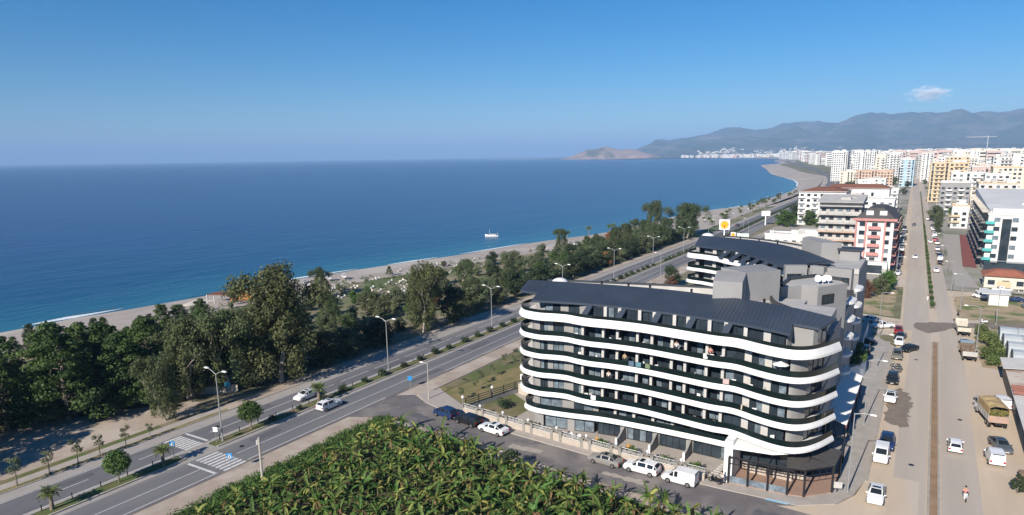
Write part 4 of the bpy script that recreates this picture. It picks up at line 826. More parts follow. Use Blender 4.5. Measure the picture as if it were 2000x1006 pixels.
car('sedan', 'white', -2.3, 84.9, PI, 'white saloon with dark sunroof nearest the viewer at the kerb', G2); car('van', 'white', -2.5, 97.0, PI, 'white people carrier parked before the dark car', G2); car('suv', 'blue', -2.1, 101.9, PI, 'dark car tucked behind the white people carrier', G2)
car('sedan', 'white', -2.7, 122.6, PI, 'white saloon parked on the wet patch', G2); car('suv', 'black', -2.9, 132.8, PI, 'black off-roader parked behind the white saloon', G2); car('suv', 'olive', -2.9, 149.6, PI, 'dusty olive jeep parked beyond the motorbikes', G2)
car('sedan', 'black', -1.1, 156.2, PI - .5, 'black saloon pulling out at an angle', G2); car('hatch', 'white', -3.0, 161.0, PI, 'white hatchback last before the junction', G2); car('sedan', 'black', -3.0, 165.8, PI - .15, 'black car behind the white hatchback', G2); car('hatch', 'red', -3.6, 171.4, PI, 'dark red car at the junction corner', G2); car('pickup', 'white', -7.0, 174.6, PI - .9, 'white pickup truck turning at the junction corner', G2, cat='pickup')
car('hatch', 'white', -10.3, 180, 1.2, 'white car half hidden at the end of the ramp wall', G2)
car('hatch', 'white', 5.9, 105.2, 0, 'white hatchback driving away on the right carriageway', G3, name='car'); car('van', 'white', 10.2, 103.4, .1, 'white van seen from behind on the dusty right verge', G3, cat='van'); car('sedan', 'grey', 11.2, 108.4, PI + .25, 'dark grey saloon beside the white van on the right verge', G3)
car('sedan', 'teal', 8.7, 165.4, PI, 'pale blue car between the two parked trucks', G3); car('van', 'white', 12.4, 127.6, .3, 'white van half hidden behind the loaded truck', G3, cat='van')
car('sedan', 'black', -2.0 - 7.6, 158, PI / 2, 'black car in shade below the ramp wall', 'cars below the ramp wall'); car('suv', 'blue', -9.4 + .8, 151, 0, 'dark blue car in shade below the ramp wall', 'cars below the ramp wall')
cl = ['white', 'black', 'silver', 'grey', 'white', 'red', 'white', 'blue', 'silver', 'white', 'grey', 'white', 'black', 'silver']; stl = ['sedan', 'suv', 'hatch', 'van', 'sedan', 'hatch', 'suv']
FR = random.Random(21)
for i in range(16):
    y = 256 + i * 10.2 + FR.uniform(-1.2, 1.2); c = cl[i % 14]; car(stl[i % 7], c, -5.6 + rx(y) + FR.uniform(-.3, .3), y, PI + FR.uniform(-.5, .1), '%s car parked on the left beyond the junction, %d places from the red-and-white block' % (c, i + 1), 'far cars parked left')
for i in range(14):
    y = 286 + i * 9.6 + (14 if i > 4 else 0); c = cl[(i * 3 + 1) % 14]; car(stl[(i + 2) % 7], c, 7.3 + rx(y) + FR.uniform(-.3, .3), y, FR.uniform(-.1, .1), '%s car parked on the right verge, %d places along from the weedy plot' % (c, i + 1), 'far cars parked right')
for x, y, c, r, lb in ((-.5, 298, 'white', PI, 'white car coming towards the junction on the town road'), (5.6, 267, 'white', 0, 'white car driving away past the weedy plot'), (5.2, 352, 'white', 0, 'small white car far up the right carriageway'), (-1.2, 430, 'grey', PI, 'grey car far up the left carriageway'), (5.4, 470, 'silver', 0, 'silver car far up the right carriageway')): car('sedan', c, x + rx(y), y, r, lb, 'cars driving on the town road', name='car')
for i, (x, y, r, lb) in enumerate(((-170.6, 151, 1.0, 'white car parked by the beach behind the big eucalyptus'), (-173.2, 163, 1.0, 'white van-like car parked by the beach, middle of three'), (-170.4, 167.5, .9, 'white car parked by the beach, furthest of three'))): car(('sedan', 'suv', 'hatch')[i], 'white', x, y, r, lb, 'cars by the beach', z=.0)

def wheels(g, spots, r=.48):
    tm = MB().tube((-.15, 0, 0), (.15, 0, 0), r, n=14).mesh('wheel', TY); rm = MB().tube((-.16, 0, 0), (.16, 0, 0), r * .5, n=10).mesh('rim', RIM)
    for x, y in spots: o = put('wheel', tm, g, (x, y, r)); put('rim', rm, o)
def truck(x, y, rot, label, cab, kind):
    g = thing('truck', (x, y, .065), label, 'truck', G3, rot); c = PAINT[cab]
    mb = MB(); mb.prism([(-1.15, 1.9), (1.15, 1.9), (1.15, 3.7), (-1.15, 3.7)], .55, [2.75, 2.75, 2.35, 2.35]); cb = mb.build('cab', c, g)
    MB().box(0, 3.62, 1.65, 1.9, .2, .75).build('windscreen', CG, cb)
    for s in (-1, 1): MB().box(s * 1.15, 2.9, 1.6, .05, 1.1, .7).build('side_window', CG, cb); MB().box(s * 1.3, 3.6, 1.7, .2, .1, .4).build('mirror', MT['dark'], cb); MB().box(s * .8, 3.72, .8, .4, .06, .25).build('headlight', HLM, cb)
    MB().box(0, -.6, .6, 1.0, 7.4, .3).build('chassis', MT['dark'], g)
    wheels(g, [(-1.0, 2.7), (1.0, 2.7), (-1.0, -2.4), (1.0, -2.4), (-1.0, -3.4), (1.0, -3.4)])
    if kind == 'tarp':
        tarp = M('tan_tarpaulin', (.47, .34, .17), (.36, .26, .13), .7, .85); MB().box(0, -1.1, .95, 2.5, 5.6, .12).build('bed', MT['dark'], g)
        for s in (-1, 1):
            for i in range(5): MB().box(s * 1.25, -3.3 + i * 1.1, 1.05, .06, 1.0, 1.0).build('side_panel', MT['greyw'], g)
        MB().box(0, -3.92, .9, 2.5, .08, 1.0).build('tailgate', M('pink_tailgate', (.42, .29, .23), None, 1), g)
        for s in (-1, 1): mb = MB(); mb.prism([(s * 1.27, -3.8), (s * 1.27, 1.7), (s * 1.22, 1.7), (s * 1.22, -3.8)], 2.05, 3.05); mb.build('tarpaulin', tarp, g)
        mb = MB(); mb.grid([[(-1.25, y_, 3.0), (-.6, y_, 3.25 + .08 * math.sin(y_ * 3)), (.6, y_, 3.28 + .06 * math.sin(y_ * 2)), (1.25, y_, 3.0)] for y_ in [-3.85 + .5 * i for i in range(12)]]); mb.build('tarpaulin', tarp, g)
        mb = MB(); R = random.Random(4)
        for i in range(160): mb.box(R.uniform(-1.1, 1.1), R.uniform(-3.7, -2.4), 1.1 + R.random() * 1.3, .22, .22, .16, R.random() * 3)
        tag(mb.build('load', M('produce_load', (.22, .19, .06), (.12, .13, .04), 3, .9), g), kind='stuff')
    else:
        wood = M('bed_' + cab, (.17, .13, .10) if kind == 'old' else (.55, .50, .42), None, 1.5, .9)
        MB().box(0, -1.3, .95, 2.4, 5.2, .14).build('bed', MT['wood'] if kind == 'old' else MT['dark'], g)
        for s in (-1, 1): MB().box(s * 1.2, -1.3, 1.05, .08, 5.2, .85).build('side_panel', wood, g)
        MB().box(0, -3.9, 1.0, 2.4, .08, .9).build('tailgate', wood if kind != 'old' else MT['greyw'], g); MB().box(0, 1.35, 1.05, 2.4, .1, 1.3).build('headboard', wood, g)
        if kind == 'old':
            mb = MB(); R = random.Random(9)
            for i in range(60): mb.box(R.uniform(-1, 1), R.uniform(-3.5, 1.1), 1.1, R.uniform(.3, .8), R.uniform(.3, .8), R.uniform(.2, .9), R.random() * 3)
            tag(mb.build('load', MT['wood'], g), kind='stuff')
truck(10.6, 120.4, .2, 'truck with tan tarpaulin cover and open rear on the right verge', 'white', 'tarp'); truck(8.9, 157.4, .06, 'old open truck loaded with timber scraps, nearest of the parked pair', 'teal', 'old'); truck(8.5, 178.6, .08, 'cream tipper truck with empty dark bed near the wet track', 'cream', 'tip')

# ---- people and two-wheelers
def skin(name, pts, edges, radii, mat, parent=None, loc=None, rot=None):
    me = bpy.data.meshes.new(name); me.from_pydata(pts, edges, []); me.materials.append(mat); o = put(name, me, parent, loc, rot)
    o.modifiers.new('skin', 'SKIN')
    for i, r in enumerate(radii): me.skin_vertices[0].data[i].radius = (r, r)
    me.skin_vertices[0].data[0].use_root = True
    sb = o.modifiers.new('smooth', 'SUBSURF'); sb.levels = 1; sb.render_levels = 1; return o
SKN = M('skin', (.42, .26, .19), None, 2, .7); HAIR = M('dark_hair', (.02, .016, .014), None, 3, .8)
def person(loc, rot, label, shirt, trousers, pose='walk', group=None):
    g = thing('person', loc, label, 'person', group, rot)
    if pose == 'ride': hip, kn, an, wr = .78, [(-.16, .38, .82), (.16, .38, .82)], [(-.16, .25, .32), (.16, .25, .32)], [(-.3, .55, 1.05), (.3, .55, 1.05)]
    else: hip, kn, an, wr = .92, [(-.1, .16, .5), (.1, -.1, .48)], [(-.1, .22, .08), (.1, -.32, .12)], [(-.28, -.16, .86), (.28, .18, .88)]
    sh = hip + .52; hd = sh + .24; el = [(-.27, (.1 if pose == 'ride' else -.06), hip + .22), (.27, (.1 if pose == 'ride' else .05), hip + .22)]
    pts = [(0, 0, hip), (0, .02, hip + .28), (0, .02, sh), (0, .03, sh + .1), (0, .05, hd + .02), (-.19, .02, sh - .03), el[0], wr[0], (.19, .02, sh - .03), el[1], wr[1], (-.1, 0, hip - .05), kn[0], an[0], (an[0][0], an[0][1] + .16, an[0][2] - .04), (.1, 0, hip - .05), kn[1], an[1], (an[1][0], an[1][1] + .16, an[1][2] - .04)]
    ed = [(0, 1), (1, 2), (2, 3), (3, 4), (2, 5), (5, 6), (6, 7), (2, 8), (8, 9), (9, 10), (0, 11), (11, 12), (12, 13), (13, 14), (0, 15), (15, 16), (16, 17), (17, 18)]
    skin('body', pts, ed, [.13, .13, .13, .055, .10, .07, .05, .035, .07, .05, .035, .09, .065, .045, .04, .09, .065, .045, .04], SKN, g)
    skin('shirt', [pts[i] for i in (1, 0, 2, 5, 6, 8, 9)], [(0, 1), (0, 2), (2, 3), (3, 4), (2, 5), (5, 6)], [.155, .15, .15, .088, .07, .088, .07], shirt, g)
    skin('trousers', [pts[i] for i in (0, 11, 12, 13, 15, 16, 17)], [(0, 1), (1, 2), (2, 3), (0, 4), (4, 5), (5, 6)], [.15, .11, .085, .065, .11, .085, .065], trousers, g)
    MB().ball((0, .03, hd + .07), .125, sz=.95).build('hair', HAIR, g, smooth=True); return g
PINK = M('pink_fabric', (.55, .24, .22), None, 3, .9); JEAN = M('dark_fabric', (.03, .035, .05), None, 3, .9); WSH = M('pale_fabric', (.7, .68, .64), None, 3, .9)
def bike(loc, rot, label, col, group=None):
    g = thing('motorbike', loc, label, 'motorbike', group, rot)
    tm = MB()
    for i in range(14): a, b = 2 * PI * i / 14, 2 * PI * (i + 1) / 14; tm.tube((0, .25 * math.cos(a), .25 * math.sin(a)), (0, .25 * math.cos(b), .25 * math.sin(b)), .055, n=5, cap=False)
    tm = tm.mesh('wheel', TY); hb = MB().tube((-.04, 0, 0), (.04, 0, 0), .14, n=8).mesh('hub', RIM)
    for y in (-.6, .65): o = put('wheel', tm, g, (0, y, .3)); put('hub', hb, o)
    mb = MB(); mb.prism([(-.14, -.75), (.14, -.75), (.16, -.1), (-.16, -.1)], [.42, .42, .3, .3], [.72, .72, .68, .68]); mb.prism([(-.16, -.1), (.16, -.1), (.16, .3), (-.16, .3)], .24, .34); mb.prism([(-.2, .3), (.2, .3), (.1, .5), (-.1, .5)], .3, [.95, .95, .8, .8]); mb.build('body', col, g)
    MB().box(0, -.4, .7, .28, .7, .1).build('seat', MT['dark'], g); mb = MB(); mb.tube((0, .62, .3), (0, .42, 1.0), .035); mb.tube((-.32, .4, 1.02), (.32, .4, 1.02), .025); mb.build('handlebar', MT['dark'], g); MB().ball((0, .52, .85), .09).build('headlight', HLM, g); return g
bike((6.6, 89.6, .065), PI + .1, 'scooter ridden towards the viewer on the right carriageway', PAINT['white']); person((6.6, 89.8, .065), PI + .1, 'rider in pink top and dark trousers sitting on the scooter', PINK, JEAN, 'ride')
for i, (x, y, r, lb) in enumerate(((-2.6, 139.2, 1.9, 'motorbike parked at the kerb between the black off-roader and the jeep, nearest'), (-2.5, 141.0, 1.6, 'motorbike parked at the kerb, middle of three before the jeep'), (-2.8, 142.6, 1.4, 'motorbike parked at the kerb, furthest of three before the jeep'))): bike((x, y, .065), r, lb, PAINT['grey'], 'motorbikes at the kerb')
bike((-19.6, 79.3, .14), 1.2, 'dark motorbike standing by the white entrance pier', PAINT['black']); bike((13.2, 190.5, .08), 1.5, 'white scooter on the wet track at the right', PAINT['white'])
person((-18.7, 79.3, .14), 2.2, 'person in pale top standing by the dark motorbike', WSH, JEAN); person((1.6, 212, .06), PI, 'person in white walking down the town road past the median end', WSH, WSH); person((8.2, 196, .07), 1.0, 'person in dark clothes on the right verge by the weedy plot', JEAN, JEAN)
for i, (x, k, lb) in enumerate(((-34.0, 3, 'person in yellow top standing on the fourth-floor balcony'), (-26.6, 4, 'person in white top on the top full balcony, left of the pair'), (-22.0, 4, 'person in pink top on the top full balcony, right of the pair'), (-36.3, 2, 'person in white on the middle balcony near the left'))):
    person((x, at_x([q for q in UP if q[0] > -49], x)[1] + 1.3, LV[k] + .4), PI, lb, (M('yellow_fabric', (.42, .34, .18), None, 3), WSH, PINK, WSH)[i], JEAN, 'walk')
# boat offshore
g = thing('boat', (-206, 316, -3), 'small white boat with mast heading left offshore', 'boat', None, 1.9, .48)
mb = MB(); st = [(-7.5, .9, 1.5), (-5, 2.0, 1.3), (0, 2.3, 1.25), (4, 1.9, 1.5), (6.5, .9, 2.0), (8.2, .08, 2.5)]
mb.grid([[(-w, y, h), (-w * .75, y, -.5), (w * .75, y, -.5), (w, y, h)] for y, w, h in st]); mb.face([(w * s, y, h - .3) for s, q in ((1, st), (-1, st[::-1])) for y, w, h in q]); mb.build('hull', MT['white'], g)
MB().box(0, -1.5, 1.1, 3.0, 6, 1.5).build('cabin', MT['white'], g); MB().box(0, -1.8, 2.7, 3.8, 8, .12).build('awning', MT['greyw'], g); MB().box(0, -1.5, 1.7, 3.06, 5.4, .5).build('window_band', MT['glass'], g)
mb = MB(); mb.tube((0, 3, 1), (0, 3, 8.5), .14, .08); mb.build('mast', MT['white'], g); MB().tube((0, -6.5, 1.2), (0, -6.5, 5), .09).build('mast', MT['white'], g)
for x, y in ((-1.6, -5.4), (1.6, -5.4), (-1.6, 2), (1.6, 2)): MB().tube((x, y, 1), (x, y, 2.75), .05).build('awning_post', MT['white'], g)
tag(MB().ball((-152, 395, -2.9), .9).build('buoy', MT['white']), 'small white buoy floating off the beach', 'buoy')
# ------------------------------------------------------------------ trees and plants
BARK = M('grey_bark', (.24, .19, .15), (.14, .11, .085), 1.5, .95, space='object'); PALEBARK = M('pale_eucalyptus_bark', (.48, .42, .36), (.30, .25, .20), 1.0, .9, space='object')
LEAF = {
 'euc': leafmat('eucalyptus_leaves', (0.125, 0.155, 0.064), (0.06, 0.082, 0.036), .30), 'eucb': leafmat('eucalyptus_bronze_leaves', (0.13, 0.145, 0.058), (0.068, 0.08, 0.034), .25),
 'pine': leafmat('pine_needles', (0.095, 0.145, 0.036), (0.04, 0.072, 0.021), .30), 'olive': leafmat('olive_leaves', (0.155, 0.18, 0.088), (0.08, 0.102, 0.052), .4),
 'dark': leafmat('dark_evergreen_leaves', (0.058, 0.082, 0.036), (0.03, 0.046, 0.022), .5), 'green': leafmat('fresh_green_leaves', (0.109, 0.181, 0.043), (0.055, 0.102, 0.026), .5),
 'rust': leafmat('rust_leaves', (0.304, 0.152, 0.051), (0.160, 0.094, 0.036), .6), 'palm': leafmat('palm_fronds', (0.152, 0.196, 0.058), (0.094, 0.123, 0.043), .8), 'hedge': leafmat('hedge_leaves', (.125, .205, .045), (.070, .120, .032), .6), 'red': leafmat('red_brown_leaves', (0.189, 0.080, 0.058), (0.116, 0.058, 0.043), .6),
}
def leaves(mb, c, r, n, s, R, squash=1.0, droop=0.0, shell=.55):
    """scatter leaf-clump faces through a lobe"""
    for _ in range(n):
        u = R.uniform(-1, 1); a = R.uniform(0, 2 * PI); q = math.sqrt(1 - u * u); d = Vector((q * math.cos(a), q * math.sin(a), u)); k = r * (shell + (1 - shell) * R.random() ** .5) * R.uniform(.85, 1.12)
        p = Vector(c) + Vector((d.x * k, d.y * k, d.z * k * squash)); w = s * R.uniform(.6, 1.35)
        nrm = (d + Vector((R.uniform(-.8, .8), R.uniform(-.8, .8), R.uniform(-.4, 1.0)))).normalized(); t = nrm.cross(Vector((R.uniform(-1, 1), R.uniform(-1, 1), R.uniform(-1, 1)))).normalized(); b = nrm.cross(t)
        if droop: b = (b + Vector((0, 0, -droop))).normalized()
        l = w * (1.5 if droop else 1.0); n0 = len(mb.v)
        mb.v += [tuple(p - t * w * .5), tuple(p + b * l * .55 - t * w * .1), tuple(p + t * w * .5 + b * l * .1), tuple(p - b * l * .5 + t * w * .15)]; mb.f.append((n0, n0 + 3, n0 + 2, n0 + 1)); mb.m.append(0)
def limb(mb, p, d, ln, r, R, depth, tips):
    q = Vector(p); pts = [q]; rs = [r]
    for i in range(3): d = (d + Vector((R.uniform(-.25, .25), R.uniform(-.25, .25), R.uniform(-.05, .2)))).normalized(); q = q + d * ln / 3; pts.append(q); rs.append(r * (1 - .17 * (i + 1)))
    mb.path([tuple(v) for v in pts], rs, 6)
    if depth == 0: tips.append((q, d)); return
    for _ in range(3 if depth > 1 else 2):
        nd = (d + Vector((R.uniform(-1, 1), R.uniform(-1, 1), R.uniform(-.2, .5)))).normalized(); limb(mb, q, nd, ln * R.uniform(.55, .75), rs[-1] * .7, R, depth - 1, tips)
def tree_proto(kind, seed):
    """unit-ish tree, returns (trunk mesh, crown mesh, nominal height)"""
    R = random.Random(seed); tk, cw = MB(), MB(); tips = []
    if kind in ('euc', 'eucb'):
        H = 16.
        for k in range(2 if seed % 2 else 1): limb(tk, (k * .5, 0, 0), Vector((R.uniform(-.25, .25) + k * .25, R.uniform(-.2, .2), 1)).normalized(), 6.5, .38 - .1 * k, R, 3 if k == 0 else 2, tips)
        for p, d in tips: leaves(cw, p, R.uniform(1.2, 2.0), 170, .27, R, 1.1, .7, .3)
        for i in range(46): a = i * 2.4 + R.uniform(-.5, .5); h = (.12 + .84 * ((i + R.random()) / 46)) * H; rr = 3.5 * math.sin(PI * min(1, .16 + h / H * .78)) ** .7 * R.uniform(.55, 1.12); leaves(cw, (rr * math.cos(a), rr * math.sin(a), h), R.uniform(.9, 1.6), 200, .27, R, 1.35, .8, .3)
        bark = PALEBARK
    elif kind == 'pine':
        H = 12.; tk.path([(0, 0, 0), (R.uniform(-.3, .3), R.uniform(-.3, .3), 5), (R.uniform(-.6, .6), R.uniform(-.5, .5), 10.5)], [.32, .24, .08], 7)
        for i in range(34):
            t = (i + .5) / 34; h = 1.6 + 10.2 * t; a = i * 2.4 + R.uniform(-.4, .4); rr = (1 - t) ** .7 * 4.3 * R.uniform(.55, 1.05) + .4; c = (rr * math.cos(a), rr * math.sin(a), h); tk.path([(0, 0, h - .6), (c[0] * .8, c[1] * .8, h - .1)], [.09, .04], 5)
            leaves(cw, c, R.uniform(1.1, 1.9) * (1.15 - .5 * t), 190, .29, R, .6, 0, .45)
        bark = BARK
    elif kind in ('olive', 'dark', 'green', 'rust', 'hedge', 'red'):
        H = 6.; limb(tk, (0, 0, 0), Vector((R.uniform(-.2, .2), R.uniform(-.2, .2), 1)).normalized(), 2.2, .2, R, 2, tips)
        for i in range(18): a = R.uniform(0, 2 * PI); u = R.random(); h = .9 + 4.2 * u; rr = 2.5 * math.sin(PI * (.15 + .75 * u)) * R.uniform(.35, 1.0); leaves(cw, (rr * math.cos(a), rr * math.sin(a), h), R.uniform(.75, 1.3), 190, .25, R, .85, 0, .45)
        bark = BARK
    elif kind == 'cypress':
        H = 10.; tk.path([(0, 0, 0), (0, 0, 9)], [.2, .04], 6)
        for i in range(30): t = i / 29; a = i * 2.4; rr = .75 * math.sin(PI * (.12 + .85 * t)) ** .7; leaves(cw, (rr * .4 * math.cos(a), rr * .4 * math.sin(a), .6 + 9 * t), rr * .9 + .1, 80, .26, R, 1.2, 0, .5)
        bark = BARK
    elif kind == 'round':
        H = 4.2; tk.path([(0, 0, 0), (.1, 0, 1.7), (.05, .05, 2.6)], [.11, .09, .06], 7)
        for i in range(5): a = i * 1.26; tk.path([(.1, 0, 1.6), (.9 * math.cos(a), .9 * math.sin(a), 2.6)], [.05, .03], 5)
        for i in range(22): a = i * 2.4; u = (i + .5) / 22; h = 1.75 + 2.1 * u; rr = 1.15 * math.sin(PI * (.2 + .72 * u)); leaves(cw, (rr * math.cos(a), rr * math.sin(a), h), .62, 170, .17, R, .85, 0, .55)
        bark = BARK
    elif kind == 'sapling':
        H = 3.6; tk.path([(0, 0, 0), (.03, 0, 1.9), (.0, .05, 3.0)], [.045, .035, .02], 5); tk.tube((.12, 0, 0), (.12, 0, 1.9), .025, n=4)
        for i in range(9): a = i * 2.4; h = 1.9 + 1.5 * R.random(); leaves(cw, (.42 * math.cos(a), .42 * math.sin(a), h), .38, 45, .15, R, 1, 0, .3)
        bark = BARK
    elif kind == 'shrub':
        H = 1.4
        for i in range(5): a = i * 1.3; tk.path([(0, 0, 0), (.3 * math.cos(a), .3 * math.sin(a), .8)], [.03, .015], 4)
        for i in range(8): a = i * 2.4; leaves(cw, (.5 * math.cos(a), .38 * math.sin(a), .5 + .6 * R.random()), .42, 80, .15, R, 1, 0, .35)
        bark = BARK
    return tk.mesh('trunk', bark), cw, H
TP = {}; TV = {}
def tree(kind, x, y, h, label, group=None, leaf=None, z=0., name=None, wid=1.0, cat='tree'):
    key = (kind, rnd.randrange({'euc': 4, 'olive': 4, 'pine': 3}.get(kind, 2)), leaf)
    if key not in TP:
        tm, cw, H = tree_proto(kind, hash_(kind) + key[1] * 17); TP[key] = (tm, cw.mesh('crown', LEAF[leaf or kind]), H)
    tm, cm, H = TP[key]; s = h / H
    g = thing(name or {'euc': 'eucalyptus_tree', 'pine': 'pine_tree', 'olive': 'olive_tree', 'cypress': 'cypress_tree', 'shrub': 'shrub', 'sapling': 'sapling_tree', 'round': 'clipped_tree'}.get(kind, 'broadleaf_tree'), (x, y, z), label, cat, group, rnd.uniform(0, 6.28)); g.scale = (s * wid, s * wid, s)
    put('trunk', tm, g); put('crown', cm, g); return g
def hash_(s): return sum(ord(c) * (i + 3) for i, c in enumerate(s))
# palms
def palm_meshes(seed, n, ln, trunk_h, tr):
    R = random.Random(seed); f = MB(); rows = 7
    for s in (-1, 1):
        for i in range(rows):
            t = (i + .6) / rows; y = ln * t; z = .35 * ln * math.sin(t * 2.0) - .38 * ln * t * t; w = .34 * ln * math.sin(PI * min(.98, t + .12)); f.face([(0, y - .09 * ln, z + .02), (0, y + .03 * ln, z), (s * w, y + .12 * ln, z - .10 * ln), (s * w * .9, y + .05 * ln, z - .12 * ln)])
    t = MB(); t.path([(0, 0, 0), (.05, 0, trunk_h * .5), (0, .03, trunk_h)], [tr * 1.3, tr, tr * 1.05], 8); return f.mesh('frond', LEAF['palm']), t.mesh('trunk', BARK), n, trunk_h
PM = {'short': palm_meshes(1, 22, 1.35, 2.0, .2), 'tall': palm_meshes(2, 16, 2.2, 6.0, .18), 'mid': palm_meshes(3, 20, 1.9, 3.2, .22)}
def palm(kind, x, y, label, group=None, sc=1.0, z=0.):
    fm, tm, n, th = PM[kind]; g = thing('palm_tree', (x, y, z), label, 'palm', group, rnd.uniform(0, 6), sc); put('trunk', tm, g)
    for i in range(n): a = i * 2.399; el = -.55 + 1.45 * (i / n) + rnd.uniform(-.1, .1); put('frond', fm, g, (0, 0, th), (el, rnd.uniform(-.15, .15), a), rnd.uniform(.85, 1.1))
# median planting
palm('short', -85.0, 34.4, 'short fan palm in the median at the bottom left', z=.15); palm('short', -84.9, 48.2, 'short fan palm in the median just before the crossing', z=.15); palm('short', -84.9, 75.9, 'short fan palm in the median between the two white cars', z=.15, sc=1.15)
tree('round', -85.0, 42.3, 4.3, 'round-headed clipped tree in the median before the crossing', 'clipped median trees', 'green', .15); tree('round', -84.9, 62.3, 4.4, 'round-headed clipped tree in the median just past the crossing', 'clipped median trees', 'green', .15, wid=1.1)
for i in range(34):
    y = 66 + i * 5.2; tree('shrub', -84.85 + rnd.uniform(-.2, .2), y + rnd.uniform(-.6, .6), rnd.uniform(1.0, 1.5) if y > 76 else .9, 'dark clipped oleander shrub in the highway median hedge row', 'median shrubs', 'dark', .14, cat='shrub', wid=1.15)
hb = MB(); R = random.Random(31)
for y in range(250, 800, 2): leaves(hb, (-84.85 + hx(y), y, .8), .9, 16, .5, R, .7)
tag(hb.build('median_hedge', LEAF['dark']), 'dark continuous hedge down the far median', 'hedge', kind='stuff')
# posts of the low median fence
for i in range(26):
    y = 20 + i * 3.4
    if 50 < y < 56: continue
    tag(MB().box(-85.72, y, .15, .09, .09, .75).build('fence_post', MT['dark']), 'short dark post in the row along the seaward median kerb', 'post', 'median fence posts')
SAP = [(-95.8, 35.2), (-96.3, 39.0), (-96.8, 42.6), (-96.6, 45.5), (-97.2, 49.2), (-96.8, 52.8)]
for i, p in enumerate(SAP): tree('sapling', -95.5, p[1], (3.9, 3.4, 3.5, 3.1, 3.0, 2.2)[i], 'slender sapling on the seaward verge, %s from the left' % NM[i].replace('nearest', 'first'), 'verge saplings', 'olive', .1, wid=1.2)
LW = [(-65.6, 91.7), (-66.8, 95.0), (-67.4, 99.6), (-69.0, 106.5), (-66.6, 106.4), (-69.9, 112.3), (-65.3, 87.0)]
for i, p in enumerate(LW): tree('sapling', p[0] + 1.0, p[1] + 1.2, rnd.uniform(2.2, 3.2), 'young tree on the dry lawn left of the hotel, %s from the street' % NM[i], 'young lawn trees', 'olive', .1, wid=1.3)
# hero trees of the seaside wood
HERO = [('euc', -99.2, 80, 20.5, 'eucb', 1.15, 'tallest bronze-green eucalyptus beside the highway'), ('euc', -103.5, 72.6, 14.5, 'euc', 1.1, 'broad eucalyptus leaning left of the tallest one'), ('euc', -106.0, 66.0, 14.0, 'euc', 1.1, 'full eucalyptus behind the gravel car park'), ('euc', -103.0, 84.5, 16.0, 'eucb', 1.0, 'eucalyptus close behind the tallest one'), ('euc', -100.0, 58.0, 10.6, 'euc', .85, 'smaller drooping eucalyptus at the car park edge'), ('euc', -110, 73, 12.5, 'euc', 1.2, 'eucalyptus deep behind the car park wall'),
 ('euc', -98.3, 120.5, 16.3, 'eucb', .8, 'tall narrow bronze eucalyptus by the far lanes'), ('euc', -101.5, 125, 12.5, 'euc', .9, 'second eucalyptus beside the narrow bronze one'), ('olive', -98, 132.5, 9.8, 'dark', 1.0, 'dark round tree right of the narrow bronze eucalyptus'), ('euc', -111, 311, 18, 'euc', 1.0, 'tall eucalyptus rising against the sea in the distance'), ('euc', -100, 327, 16.5, 'euc', 1.3, 'broad eucalyptus right of the distant tall one'), ('euc', -104, 338, 15.5, 'euc', 1.3, 'last broad eucalyptus before the promenade'), ('euc', -102, 300, 12, 'euc', 1.2, 'eucalyptus leaning over the far verge in the distance'),
 ('pine', -114, 50.5, 14.2, None, 1.15, 'large umbrella-shaped pine at the left edge of the car park'), ('pine', -121, 52.5, 14.6, None, 1.15, 'tall dark pine left of the umbrella-shaped one'), ('pine', -119, 60, 13.4, None, 1.2, 'pine behind the umbrella-shaped one'), ('pine', -127, 47, 13.0, None, 1.1, 'pine at the far left edge of the wood'), ('pine', -112, 58.5, 12.6, None, 1.1, 'pine between the umbrella pine and the eucalyptus'), ('pine', -128, 60, 12, None, 1.2, 'broad pine in the middle of the left wood'), ('pine', -124, 70, 11.5, None, 1.2, 'pine behind the left wood with bright crown'), ('pine', -117.5, 43.5, 11.5, None, 1.0, 'pine nearest the viewer at the left edge'), ('olive', -110.5, 53.5, 6.5, 'dark', 1.2, 'low dark tree filling the wood edge by the car park'), ('pine', -107.5, 60.5, 8.5, None, 1.15, 'low spreading pine at the car park corner'), ('pine', -116.5, 47.0, 7.5, None, 1.3, 'low bright pine skirting the car park'), ('olive', -113.6, 53.0, 6.0, 'dark', 1.3, 'dark low tree beneath the umbrella pine'), ('olive', -119.5, 44.5, 5.5, 'dark', 1.4, 'dark low tree at the left end of the car park wall'), ('pine', -122.5, 40.0, 9.5, None, 1.2, 'pine at the left frame edge beyond the car park'), ('cypress', -114.5, 56.4, 11.4, 'dark', 1.3, 'dark pointed cypress among the pines')]
for k, x, y, h, lf, w, lb in HERO: tree(k, x, y, h, lb, None, lf, wid=w)
for i, (x, y, hh) in enumerate(((-107.0, 30.0, 10.5), (-111.5, 33.5, 11.5), (-104.0, 24.0, 9.5), (-115.5, 36, 11))): tree('pine', x, y, hh, 'pine shading the lower end of the gravel car park, %s of its row' % NM[i], 'pines left of the car park', None, wid=1.15)
# two tall-tier conifers by the beach
for i, (x, y) in enumerate(((-160, 66), (-156, 77), (-151.5, 87))): tree('pine', x, y, 7 - i * .6, 'tiered dark conifer near the beach, %s from the left' % NM[i].replace('nearest', 'first'), 'beach conifers', 'dark', wid=.8)
